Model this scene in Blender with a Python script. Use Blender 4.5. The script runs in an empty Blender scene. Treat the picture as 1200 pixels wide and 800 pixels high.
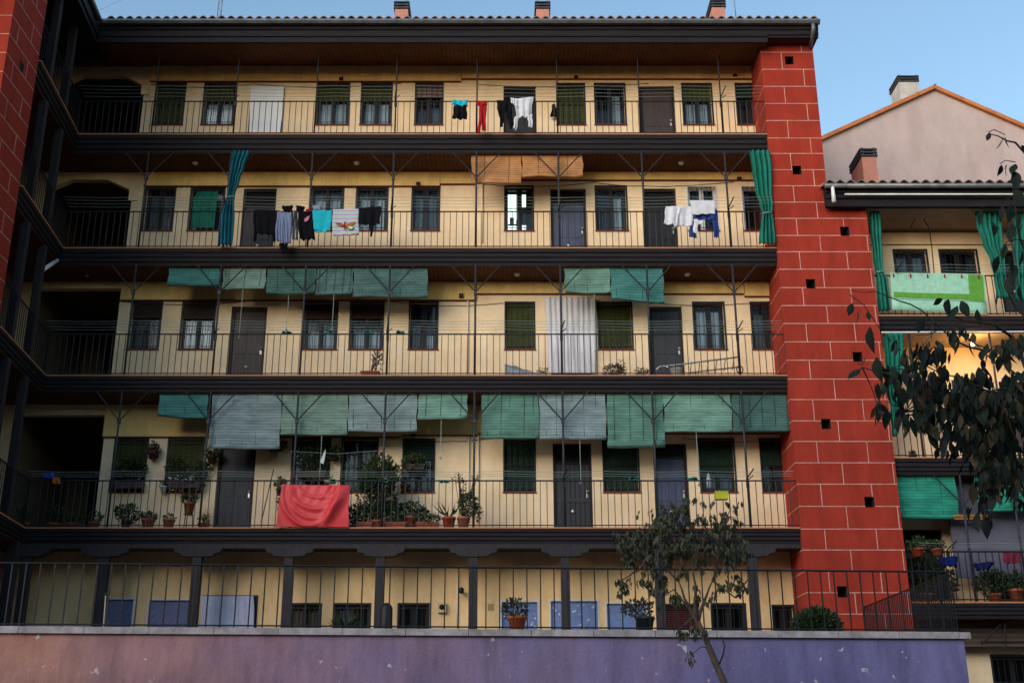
import bpy, bmesh, math, random
from mathutils import Vector, Matrix
R = math.radians
S = bpy.context.scene
C = S.collection
rng = random.Random(7)

# ---------------------------------------------------------------- camera, sky, sun, exposure
F, PITCH, CX, CY = 1370.0, R(19.3), 589.0, 400.0
SP, CP = math.sin(PITCH), math.cos(PITCH)
cd = bpy.data.cameras.new('camera'); cam = bpy.data.objects.new('camera', cd); C.objects.link(cam)
cam.location = (0, 0, 0); cam.rotation_euler = (R(90) + PITCH, 0, 0)
cd.sensor_width = 36; cd.lens = F / 1200 * 36; cd.shift_x = (600 - CX) / 1200
cd.clip_start = 0.1; cd.clip_end = 3000
S.camera = cam

SUN_EL, SUN_AZ = 18.0, 38.0            # azimuth: degrees left of straight behind the camera
w = bpy.data.worlds.new('World'); S.world = w; w.use_nodes = True
nt = w.node_tree; nt.nodes.clear()
sky = nt.nodes.new('ShaderNodeTexSky'); sky.sky_type = 'NISHITA'; sky.sun_disc = False
sky.sun_elevation = R(SUN_EL); sky.sun_rotation = R(180 + SUN_AZ)
sky.air_density = 1.6; sky.dust_density = 0.6; sky.ozone_density = 3.2
bg = nt.nodes.new('ShaderNodeBackground'); bg.inputs[1].default_value = 0.135
wo = nt.nodes.new('ShaderNodeOutputWorld')
nt.links.new(sky.outputs[0], bg.inputs[0]); nt.links.new(bg.outputs[0], wo.inputs[0])
ld = bpy.data.lights.new('sun', 'SUN'); sun = bpy.data.objects.new('sun', ld); C.objects.link(sun)
ld.energy = 1.4; ld.angle = R(50); ld.color = (1.0, 0.91, 0.82)
sun.rotation_euler = (R(90 - SUN_EL), 0, R(-SUN_AZ))
S.view_settings.view_transform = 'Standard'; S.view_settings.look = 'None'
S.view_settings.exposure = 0.88; S.view_settings.gamma = 1.0
S.view_settings.use_curve_mapping = False

# ---------------------------------------------------------------- unprojection of photo pixels on to a plane y = Y
def P(px, py, Y):
    d = F * CP - (CY - py) * SP
    return Vector(((px - CX) / d * Y, Y, (F * SP + (CY - py) * CP) / d * Y))
def PX(px, py, Y): return P(px, py, Y).x
def PZ(py, Y): return P(0, py, Y).z

# ---------------------------------------------------------------- materials
MATS = {}
def lin(c):
    return tuple(((v/255) / 12.92 if v/255 <= 0.04045 else (((v/255) + 0.055) / 1.055) ** 2.4) for v in c)
def mat(name, col, rough=0.8, var=0.15, scale=3.0, bump=0.0, bscale=40.0, metal=0.0, col2=None, spec=0.3,
        stretch=(1, 1, 1), translucent=0.0, wave=None, grime=0.0, gs=(3, 3, .5)):
    if name in MATS: return MATS[name]
    m = bpy.data.materials.new(name); m.use_nodes = True; n = m.node_tree.nodes; l = m.node_tree.links
    b = n['Principled BSDF']; b.inputs['Roughness'].default_value = rough
    b.inputs['Metallic'].default_value = metal
    b.inputs['Specular IOR Level'].default_value = spec
    tc = n.new('ShaderNodeTexCoord'); mp = n.new('ShaderNodeMapping'); mp.inputs['Scale'].default_value = stretch
    l.new(tc.outputs['Object'], mp.inputs[0])
    nz = n.new('ShaderNodeTexNoise'); nz.inputs['Scale'].default_value = scale
    nz.inputs['Detail'].default_value = 7; nz.inputs['Roughness'].default_value = 0.65
    l.new(mp.outputs[0], nz.inputs[0])
    rp = n.new('ShaderNodeValToRGB'); e = rp.color_ramp.elements
    c2 = col2 or tuple(v * (1 - var * 1.6) for v in col)
    e[0].position = 0.3; e[0].color = (*c2, 1); e[1].position = 0.62; e[1].color = (*col, 1)
    l.new(nz.outputs[0], rp.inputs[0])
    out = rp.outputs[0]
    if wave:    # (axis, scale, amount): fine slats or planks
        wv = n.new('ShaderNodeTexWave'); wv.wave_type = 'BANDS'; wv.bands_direction = wave[0]
        wv.inputs['Scale'].default_value = wave[1]; wv.inputs['Distortion'].default_value = 0.4
        l.new(tc.outputs['Object'], wv.inputs[0])
        mx = n.new('ShaderNodeMix'); mx.data_type = 'RGBA'; mx.blend_type = 'MULTIPLY'
        r2 = n.new('ShaderNodeValToRGB'); r2.color_ramp.elements[0].color = (1 - wave[2],) * 3 + (1,)
        l.new(wv.outputs[0], r2.inputs[0]); mx.inputs[0].default_value = 1
        l.new(out, mx.inputs[6]); l.new(r2.outputs[0], mx.inputs[7]); out = mx.outputs[2]
    if grime:   # dirt: blotches plus vertical run marks
        gm = n.new('ShaderNodeMapping'); gm.inputs['Scale'].default_value = gs; l.new(tc.outputs['Object'], gm.inputs[0])
        g1 = n.new('ShaderNodeTexNoise'); g1.inputs['Scale'].default_value = 1.6; g1.inputs['Detail'].default_value = 9; g1.inputs['Roughness'].default_value = .72; l.new(gm.outputs[0], g1.inputs[0])
        gr = n.new('ShaderNodeValToRGB'); ge = gr.color_ramp.elements; ge[0].position = .34; ge[0].color = (1 - grime, 1 - grime * 1.05, 1 - grime * 1.15, 1); ge[1].position = .60; ge[1].color = (1, 1, 1, 1)
        l.new(g1.outputs[0], gr.inputs[0]); gx = n.new('ShaderNodeMix'); gx.data_type = 'RGBA'; gx.blend_type = 'MULTIPLY'; gx.inputs[0].default_value = 1
        l.new(out, gx.inputs[6]); l.new(gr.outputs[0], gx.inputs[7]); out = gx.outputs[2]
    l.new(out, b.inputs['Base Color'])
    if bump:
        bn = n.new('ShaderNodeTexNoise'); bn.inputs['Scale'].default_value = bscale; bn.inputs['Detail'].default_value = 4
        l.new(mp.outputs[0], bn.inputs[0])
        bp = n.new('ShaderNodeBump'); bp.inputs['Strength'].default_value = bump; bp.inputs['Distance'].default_value = 0.02
        l.new(bn.outputs[0], bp.inputs['Height']); l.new(bp.outputs[0], b.inputs['Normal'])
    if translucent:
        tr = n.new('ShaderNodeBsdfTranslucent'); l.new(out, tr.inputs[0])
        ms = n.new('ShaderNodeMixShader'); ms.inputs[0].default_value = translucent
        l.new(b.outputs[0], ms.inputs[1]); l.new(tr.outputs[0], ms.inputs[2])
        l.new(ms.outputs[0], n['Material Output'].inputs[0])
    MATS[name] = m
    return m
def emit(name, col, s):
    if name in MATS: return MATS[name]
    m = bpy.data.materials.new(name); m.use_nodes = True; b = m.node_tree.nodes['Principled BSDF']
    b.inputs['Base Color'].default_value = (*col, 1); b.inputs['Emission Color'].default_value = (*col, 1)
    b.inputs['Emission Strength'].default_value = s; MATS[name] = m; return m
def glassmat():
    m = bpy.data.materials.new('window_glass'); m.use_nodes = True; n = m.node_tree.nodes; l = m.node_tree.links
    n.remove(n['Principled BSDF'])
    t = n.new('ShaderNodeBsdfTransparent'); t.inputs[0].default_value = (0.80, 0.86, 0.88, 1)
    g = n.new('ShaderNodeBsdfGlossy'); g.inputs['Roughness'].default_value = 0.16
    fr = n.new('ShaderNodeFresnel'); fr.inputs[0].default_value = 1.5
    mth = n.new('ShaderNodeMath'); mth.operation = 'MULTIPLY_ADD'; mth.inputs[1].default_value = 0.5; mth.inputs[2].default_value = 0.01
    ms = n.new('ShaderNodeMixShader')
    l.new(fr.outputs[0], mth.inputs[0]); l.new(mth.outputs[0], ms.inputs[0]); l.new(t.outputs[0], ms.inputs[1]); l.new(g.outputs[0], ms.inputs[2])
    l.new(ms.outputs[0], n['Material Output'].inputs[0]); return m
GLASS = glassmat()

CREAM = mat('cream_render', (0.90, 0.69, 0.46), 0.9, 0.10, 1.3, 0.3, 60, grime=.16, gs=(1.1, 1.1, .6), col2=(0.85, 0.62, 0.38))
OCHRE = mat('ochre_frieze_render', (0.90, 0.62, 0.25), 0.9, 0.10, 1.3, 0.25, 60, grime=.2)
WARMC = mat('warm_yellow_render', (0.90, 0.62, 0.33), 0.9, 0.10, 1.3, 0.3, 60, grime=.22, gs=(1.3, 1.3, .6), col2=(0.84, 0.54, 0.26))
CREAMB = mat('cream_render_pale', (0.78, 0.67, 0.48), 0.9, 0.10, 1.3, 0.2, 60)
REDW = mat('red_render', (0.35, 0.032, 0.015), 0.88, 0.12, 1.6, 0.5, 70, grime=.26, gs=(2.2, 2.2, .45), col2=(0.30, 0.025, 0.012))
JOINT = mat('pink_joint', (0.66, 0.36, 0.31), 0.9, 0.2, 5, grime=.35)
REDTRIM = mat('oxide_red_trim', (0.17, 0.030, 0.015), 0.7)
FASC = mat('dark_stained_timber', (0.017, 0.0135, 0.0175), 0.7, 0.35, 4, 0.3, 20, stretch=(0.3, 3, 6), spec=0.2)
SOFF = mat('brown_soffit_boards', (0.13, 0.048, 0.018), 0.8, 0.3, 3, 0.2, 30, wave=('X', 3.0, 0.35))
SOFFP = mat('plaster_soffit', (0.42, 0.32, 0.24), 0.9, 0.15, 3)
TILEF = mat('gallery_floor_tile', (0.48, 0.20, 0.09), 0.8)
IRON = mat('black_iron', (0.010, 0.010, 0.013), 0.55, 0.3, 8, spec=0.3)
IRONG = mat('grey_painted_iron', (0.030, 0.032, 0.040), 0.55, 0.3, 8, spec=0.3)
POSTW = mat('grey_brown_timber_post', (0.030, 0.025, 0.030), 0.7, 0.35, 5, 0.3, 20, stretch=(4, 4, 0.4))
ZINC = mat('grey_zinc', (0.20, 0.21, 0.22), 0.45, 0.3, 5, metal=0.5)
TERRA = mat('weathered_roof_tile', (0.34, 0.22, 0.17), 0.9, 0.5, 5, 0.4, 30, col2=(0.16, 0.12, 0.105))
TERRAO = mat('orange_verge_tile', (0.55, 0.19, 0.07), 0.85, 0.25, 4, 0.3, 30)
PINKW = mat('pink_beige_render', (0.50, 0.40, 0.385), 0.9, 0.14, 0.7, 0.5, 14, grime=.16, gs=(1, 1, .35), col2=(0.46, 0.345, 0.33))
PINKC = mat('pink_chimney_render', (0.55, 0.24, 0.19), 0.9, 0.15, 3, 0.3, 40)
WHITEC = mat('offwhite_render', (0.55, 0.52, 0.48), 0.9, 0.25, 2, 0.4, 30)
SLATE = mat('dark_cowl_metal', (0.06, 0.065, 0.075), 0.6, 0.2, 6)
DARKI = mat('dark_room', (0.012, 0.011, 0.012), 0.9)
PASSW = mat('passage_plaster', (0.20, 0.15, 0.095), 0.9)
FRAMED = mat('dark_brown_frame', (0.014, 0.010, 0.010), 0.55, spec=0.25)
FRAMEB = mat('blue_black_frame', (0.014, 0.015, 0.026), 0.55, spec=0.25)
FRAMEW = mat('white_frame', (0.62, 0.62, 0.64), 0.5)
DOORCLOTH = mat('plain_white_cloth', (0.80, 0.80, 0.84), 0.9, 0.02, 2)
CURT = mat('net_curtain', (0.66, 0.68, 0.74), 0.9, 0.12, 6)
CURTG = mat('grey_net_curtain', (0.17, 0.19, 0.22), 0.9, 0.2, 6)
SHOL = mat('olive_blind', (0.085, 0.10, 0.022), 0.7, 0.25, 3, wave=('Z', 7, 0.45))
SHDG = mat('dark_green_blind', (0.022, 0.060, 0.035), 0.7, 0.25, 3, wave=('Z', 7, 0.45))
SHPK = mat('faded_pink_blind', (0.30, 0.19, 0.17), 0.7, 0.25, 3, wave=('Z', 7, 0.45))
SHBR = mat('brown_blind', (0.075, 0.038, 0.030), 0.7, 0.25, 3, wave=('Z', 7, 0.45))
DBRN = mat('dark_brown_door', (0.062, 0.040, 0.040), 0.55, 0.2, 4, stretch=(5, 1, .5))
DBLU = mat('blue_grey_door', (0.070, 0.082, 0.15), 0.55, 0.2, 4, stretch=(5, 1, .5))
DBLK = mat('black_door', (0.016, 0.015, 0.017), 0.5, 0.2, 4, stretch=(5, 1, .5))
DGRY = mat('charcoal_door', (0.038, 0.038, 0.046), 0.55, 0.2, 4, stretch=(5, 1, .5))
CHROME = mat('worn_metal', (0.55, 0.54, 0.5), 0.35, metal=0.8)
WHITEP = mat('white_plastic', (0.70, 0.70, 0.70), 0.5)
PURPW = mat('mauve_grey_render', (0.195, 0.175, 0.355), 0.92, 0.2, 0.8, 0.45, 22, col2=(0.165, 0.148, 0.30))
# pink lamplight painted into the render's left part, fading raggedly into its lilac
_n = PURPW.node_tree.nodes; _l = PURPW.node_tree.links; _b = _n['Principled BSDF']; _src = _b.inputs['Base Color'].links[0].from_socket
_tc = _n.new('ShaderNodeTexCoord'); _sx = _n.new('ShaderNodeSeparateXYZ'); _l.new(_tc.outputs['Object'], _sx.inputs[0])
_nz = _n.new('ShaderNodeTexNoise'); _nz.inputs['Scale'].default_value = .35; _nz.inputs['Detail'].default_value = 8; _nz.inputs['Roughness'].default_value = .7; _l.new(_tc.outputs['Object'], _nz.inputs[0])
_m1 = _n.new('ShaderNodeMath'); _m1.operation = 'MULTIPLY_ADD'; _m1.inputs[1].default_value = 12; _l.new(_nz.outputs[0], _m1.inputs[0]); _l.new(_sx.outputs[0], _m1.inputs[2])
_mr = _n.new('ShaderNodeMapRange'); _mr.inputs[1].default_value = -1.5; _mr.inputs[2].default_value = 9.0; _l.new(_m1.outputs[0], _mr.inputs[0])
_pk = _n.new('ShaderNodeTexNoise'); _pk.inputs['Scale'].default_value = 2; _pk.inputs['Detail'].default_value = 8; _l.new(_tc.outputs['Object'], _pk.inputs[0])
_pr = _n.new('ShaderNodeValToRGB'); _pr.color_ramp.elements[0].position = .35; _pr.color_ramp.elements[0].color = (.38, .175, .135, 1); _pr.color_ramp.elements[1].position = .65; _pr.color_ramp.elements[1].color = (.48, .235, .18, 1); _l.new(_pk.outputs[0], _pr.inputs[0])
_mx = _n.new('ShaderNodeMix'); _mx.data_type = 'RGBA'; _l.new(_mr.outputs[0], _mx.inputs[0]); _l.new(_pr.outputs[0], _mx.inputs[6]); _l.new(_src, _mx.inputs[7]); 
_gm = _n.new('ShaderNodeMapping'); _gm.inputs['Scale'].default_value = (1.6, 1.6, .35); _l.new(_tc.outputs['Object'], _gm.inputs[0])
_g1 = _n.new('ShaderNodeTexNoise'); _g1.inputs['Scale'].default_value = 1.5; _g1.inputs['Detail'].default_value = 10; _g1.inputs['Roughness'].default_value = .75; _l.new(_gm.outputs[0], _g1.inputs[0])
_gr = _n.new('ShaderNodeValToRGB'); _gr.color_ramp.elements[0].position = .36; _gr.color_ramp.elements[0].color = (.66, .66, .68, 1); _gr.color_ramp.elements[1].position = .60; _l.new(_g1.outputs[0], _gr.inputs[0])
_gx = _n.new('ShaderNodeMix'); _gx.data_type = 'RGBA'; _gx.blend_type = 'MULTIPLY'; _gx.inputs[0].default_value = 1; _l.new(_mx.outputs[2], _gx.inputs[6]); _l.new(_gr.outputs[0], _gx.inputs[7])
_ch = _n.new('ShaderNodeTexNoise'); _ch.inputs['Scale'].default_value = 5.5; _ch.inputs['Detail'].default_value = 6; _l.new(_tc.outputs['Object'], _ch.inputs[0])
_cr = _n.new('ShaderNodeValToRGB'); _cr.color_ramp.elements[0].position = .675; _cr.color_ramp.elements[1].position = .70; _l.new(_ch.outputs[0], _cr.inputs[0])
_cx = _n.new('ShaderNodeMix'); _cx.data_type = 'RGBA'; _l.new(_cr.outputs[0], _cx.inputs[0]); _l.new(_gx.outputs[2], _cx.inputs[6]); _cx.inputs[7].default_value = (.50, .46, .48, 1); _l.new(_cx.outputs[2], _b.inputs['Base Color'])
CAPS = mat('pale_coping_stone', (0.48, 0.43, 0.44), 0.85, 0.25, 2, 0.4, 40, grime=.4, gs=(3, 3, 3))
BLUEP = mat('pale_blue_panel', (0.17, 0.24, 0.47), 0.6, 0.2, 8)
BLUEL = mat('lace_blue_panel', (0.20, 0.22, 0.36), 0.8, 0.6, 22, col2=(0.07, 0.08, 0.17))
TEAL = mat('teal_curtain', (0.012, 0.16, 0.22), 0.8, 0.25, 4, translucent=0.15)
GREENC = mat('green_curtain', (0.010, 0.20, 0.145), 0.8, 0.25, 4, translucent=0.15)
WHCURT = mat('weathered_white_curtain', (0.66, 0.64, 0.68), 0.9, 0.08, 2, stretch=(3, 1, .4), grime=.25, gs=(6, 1, .6))
BAMB = mat('orange_bamboo_blind', (0.72, 0.34, 0.14), 0.8, 0.25, 3, wave=('Z', 5.5, 0.35), translucent=0.2, grime=.3, gs=(.8, 1, 5))
ROPE = mat('green_plastic_line', (0.26, 0.33, 0.32), 0.6)
CONC = mat('paving', (0.16, 0.15, 0.15), 0.9, 0.3, 1.0, 0.3, 20)
ASPH = mat('ground_asphalt', (0.05, 0.05, 0.05), 0.9, 0.3, 0.8, 0.3, 30)
POTT = mat('terracotta', (0.36, 0.105, 0.05), 0.8, 0.25, 8)
POTR = mat('red_pot', (0.40, 0.06, 0.025), 0.6, 0.2, 8)
SOIL = mat('soil', (0.03, 0.02, 0.015), 0.95)
LEAFA = mat('leaf_dark', (0.030, 0.055, 0.020), 0.55, 0.3, 8, translucent=0.2)
LEAFB = mat('leaf_mid', (0.060, 0.095, 0.032), 0.55, 0.3, 8, translucent=0.2)
LEAFC = mat('leaf_olive', (0.080, 0.085, 0.034), 0.6, 0.3, 8, translucent=0.2)
LEAFD = mat('leaf_grey_brown', (0.085, 0.060, 0.045), 0.7, 0.3, 8)
LEAFT = mat('leaf_blue_dark', (0.016, 0.027, 0.017), 0.6, 0.3, 8, translucent=0.15, spec=0.15)
LEAFO = mat('leaf_autumn', (0.075, 0.050, 0.018), 0.6, 0.3, 8, translucent=0.25)
BARK = mat('bark', (0.10, 0.070, 0.055), 0.9, 0.4, 12, 0.6, 40, stretch=(2, 2, .5))
BARKD = mat('dark_bark', (0.035, 0.030, 0.028), 0.9, 0.4, 12)
def cloth(name, col, **k): return mat('cloth_' + name, col, 0.95, 0.15, 9, 0.2, 120, spec=0.08, **k)
BLACKC = cloth('black', (0.007, 0.007, 0.010))

# ---------------------------------------------------------------- mesh collector
class MB:
    def __init__(s): s.v = []; s.f = []; s.mi = []; s.m = []; s.sm = []
    def mid(s, m):
        if m not in s.m: s.m.append(m)
        return s.m.index(m)
    def add(s, vs, fs, m, smooth=False):
        k = len(s.v); i = s.mid(m)
        s.v += [tuple(v) for v in vs]
        for f in fs: s.f.append([a + k for a in f]); s.mi.append(i); s.sm.append(smooth)
    def box(s, x0, x1, y0, y1, z0, z1, m):
        s.add([(x0,y0,z0),(x1,y0,z0),(x1,y1,z0),(x0,y1,z0),(x0,y0,z1),(x1,y0,z1),(x1,y1,z1),(x0,y1,z1)],
              [(0,3,2,1),(4,5,6,7),(0,1,5,4),(1,2,6,5),(2,3,7,6),(3,0,4,7)], m)
    def prism(s, pts, z0, z1, m):           # footprint polygon (ccw) extruded in z
        n = len(pts)
        s.add([(p[0], p[1], z0) for p in pts] + [(p[0], p[1], z1) for p in pts],
              [tuple(range(n))[::-1], tuple(range(n, 2*n))] + [(i, (i+1) % n, (i+1) % n + n, i + n) for i in range(n)], m)
    def extr(s, pts, x0, x1, m):            # profile in (y,z) extruded in x
        n = len(pts)
        s.add([(x0, p[0], p[1]) for p in pts] + [(x1, p[0], p[1]) for p in pts],
              [tuple(range(n)), tuple(range(n, 2*n))[::-1]] + [(i, i + n, (i+1) % n + n, (i+1) % n) for i in range(n)], m)
    def poly(s, pts, y0, y1, m):            # polygon in (x,z) with thickness in y
        n = len(pts)
        s.add([(p[0], y0, p[1]) for p in pts] + [(p[0], y1, p[1]) for p in pts],
              [tuple(range(n)), tuple(range(n, 2*n))[::-1]] + [(i, i + n, (i+1) % n + n, (i+1) % n) for i in range(n)], m)
    def tube(s, pts, r, m, n=6, caps=True):
        pts = [Vector(p) for p in pts]; k = len(s.v); rs = r if isinstance(r, (list, tuple)) else [r] * len(pts)
        vs = []; fs = []
        for i, p in enumerate(pts):
            d = (pts[min(i+1, len(pts)-1)] - pts[max(i-1, 0)]).normalized()
            a = d.cross(Vector((0.13, 0.97, 0.21)));
            if a.length < 0.1: a = d.cross(Vector((1, 0, 0)))
            a.normalize(); b = d.cross(a)
            for j in range(n):
                t = 2 * math.pi * j / n
                vs.append(p + (a * math.cos(t) + b * math.sin(t)) * rs[i])
        for i in range(len(pts) - 1):
            for j in range(n):
                fs.append((i*n + j, i*n + (j+1) % n, (i+1)*n + (j+1) % n, (i+1)*n + j))
        if caps: fs += [tuple(range(n))[::-1], tuple(range((len(pts)-1)*n, len(pts)*n))]
        s.add(vs, fs, m, n > 4)
    def lathe(s, prof, c, m, n=14):
        vs = []; fs = []
        for r, z in prof:
            for j in range(n):
                t = 2 * math.pi * j / n; vs.append((c[0] + r * math.cos(t), c[1] + r * math.sin(t), c[2] + z))
        for i in range(len(prof) - 1):
            for j in range(n): fs.append((i*n + j, i*n + (j+1) % n, (i+1)*n + (j+1) % n, (i+1)*n + j))
        s.add(vs, fs, m, True)
    def grid(s, fn, nx, nz, m, smooth=True):
        vs = [fn(i / nx, j / nz) for j in range(nz + 1) for i in range(nx + 1)]
        fs = [(j*(nx+1) + i, j*(nx+1) + i + 1, (j+1)*(nx+1) + i + 1, (j+1)*(nx+1) + i) for j in range(nz) for i in range(nx)]
        s.add(vs, fs, m, smooth)
    def wall(s, x0, x1, z0, z1, Y, T, holes, m, reveal=None, back=None):
        # front sheet at Y with rectangular holes, reveals T deep
        xs = sorted({x0, x1} | {v for h in holes for v in h[:2] if x0 < v < x1})
        zs = sorted({z0, z1} | {v for h in holes for v in h[2:4] if z0 < v < z1})
        for i in range(len(xs) - 1):
            for j in range(len(zs) - 1):
                cx, cz = (xs[i] + xs[i+1]) / 2, (zs[j] + zs[j+1]) / 2
                if any(h[0] < cx < h[1] and h[2] < cz < h[3] for h in holes): continue
                a, b, c, d = xs[i], xs[i+1], zs[j], zs[j+1]
                s.add([(a, Y, c), (b, Y, c), (b, Y, d), (a, Y, d)], [(0, 1, 2, 3)], m)
        rm = reveal or m
        for a, b, c, d in [h[:4] for h in holes]:
            s.add([(a,Y,c),(b,Y,c),(b,Y,d),(a,Y,d),(a,Y+T,c),(b,Y+T,c),(b,Y+T,d),(a,Y+T,d)],
                  [(0,4,5,1),(1,5,6,2),(2,6,7,3),(3,7,4,0)] + ([(4,7,6,5)] if back else []), rm)
    def leaf(s, p, d, size, wid, m, up=None):
        d = Vector(d).normalized(); a = d.cross(Vector((rng.uniform(-1,1), rng.uniform(-1,1), rng.uniform(-1,1))))
        if a.length < .05: a = Vector((1, 0, 0))
        a.normalize(); nrm = d.cross(a); p = Vector(p)
        mid_ = p + d * size * 0.42
        s.add([p, mid_ + a * wid + nrm * size * .08, p + d * size + nrm * size * -.10, mid_ - a * wid + nrm * size * .08, mid_], [(0, 4, 1), (1, 4, 2), (0, 3, 4), (4, 3, 2)], m)
    def bleaf(s, p, d, L, wid, m):      # ovate drooping leaf with a point and a fold along the vein
        d = Vector(d).normalized(); a = d.cross(Vector((rng.uniform(-1,1), rng.uniform(-1,1), rng.uniform(-.3,.3))))
        if a.length < .05: a = Vector((1, 0, 0))
        a.normalize(); nr = d.cross(a); p = Vector(p); cv = rng.uniform(-.25, .25); vs = []
        for t_, w_ in ((0, .0), (.12, .45), (.32, .95), (.52, 1.0), (.74, .62), (.90, .22), (1.0, 0)):
            c = p + d * L * t_ + nr * L * cv * t_ * t_; vs += [c + a * wid * w_ + nr * wid * .25 * w_, c, c - a * wid * w_ + nr * wid * .25 * w_]
        fs = []
        for i in range(6): k = 3 * i; fs += [(k, k+1, k+4, k+3), (k+1, k+2, k+5, k+4)]
        s.add(vs, fs, m, True)
    def build(s, name, parent=None, **tags):
        me = bpy.data.meshes.new(name); me.from_pydata(s.v, [], s.f)
        for m in s.m: me.materials.append(m)
        me.polygons.foreach_set('material_index', s.mi); me.polygons.foreach_set('use_smooth', s.sm)
        me.validate(); me.update()
        o = bpy.data.objects.new(name, me); C.objects.link(o)
        if parent: o.parent = parent
        for k, v in tags.items(): o[k] = v
        return o
def tag(o, label, cat, group=None):
    o['label'] = label; o['category'] = cat
    if group: o['group'] = group
    return o
def struct(o): o['kind'] = 'structure'; return o
def thing(name, label, cat, group=None):
    o = bpy.data.objects.new(name, None); C.objects.link(o); o.empty_display_size = 0.2
    return tag(o, label, cat, group)
def finish(root):      # put the Empty at the base of its parts without moving them
    bpy.context.view_layer.update()
    kids = [c for c in root.children]
    pts = [v for c in kids if c.type == 'MESH' for v in (c.data.vertices[0].co, c.data.vertices[-1].co)]
    if not pts: return root
    xs = [v.co for c in kids if c.type == 'MESH' for v in c.data.vertices]
    base = Vector(((min(v.x for v in xs) + max(v.x for v in xs)) / 2, (min(v.y for v in xs) + max(v.y for v in xs)) / 2, min(v.z for v in xs)))
    root.location = base
    for c in kids: c.location = -base
    return root
# ================================================================ GROUND
g = MB(); g.add([(-400, -400, -1.6), (400, -400, -1.6), (400, 900, -1.6), (-400, 900, -1.6)], [(0, 1, 2, 3)], ASPH)
struct(g.build('ground'))
g = MB(); g.prism([(-20, 18.2), (7.2, 19.05), (7.2, 24.9), (-20, 24.9)], -1.596, 1.0, CONC)
struct(g.build('patio'))

YG, YW = 24.0, 25.0          # gallery front, facade wall
CORN = -9.87                 # inner corner between the two wings
def wingx(Y, o=0.0): return CORN + (24.0 - Y) * 0.087 + o
FL = {4: dict(z=PZ(158, YG), zb=PZ(178, YG), rail=PZ(119, YG), top=99, bot=146, dtop=101),
      3: dict(z=PZ(291, YG), zb=PZ(310, YG), rail=PZ(248, YG), top=219, bot=270, dtop=221),
      2: dict(z=PZ(440, YG), zb=PZ(458, YG), rail=PZ(391, YG), top=355, bot=409, dtop=359),
      1: dict(z=PZ(618, YG), zb=PZ(636, YG), rail=PZ(563, YG), top=515, bot=576, dtop=519),
      0: dict(z=1.0, zb=0.7, rail=0, top=708, bot=770, dtop=708)}
POSTX = [-8.15, -6.25, -4.37, -2.5, -0.6, 1.28, 3.2, 5.11]
RX = (6.12, 7.36, 8.2)       # red stair tower: left edge, upper right edge, lower right edge

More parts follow.
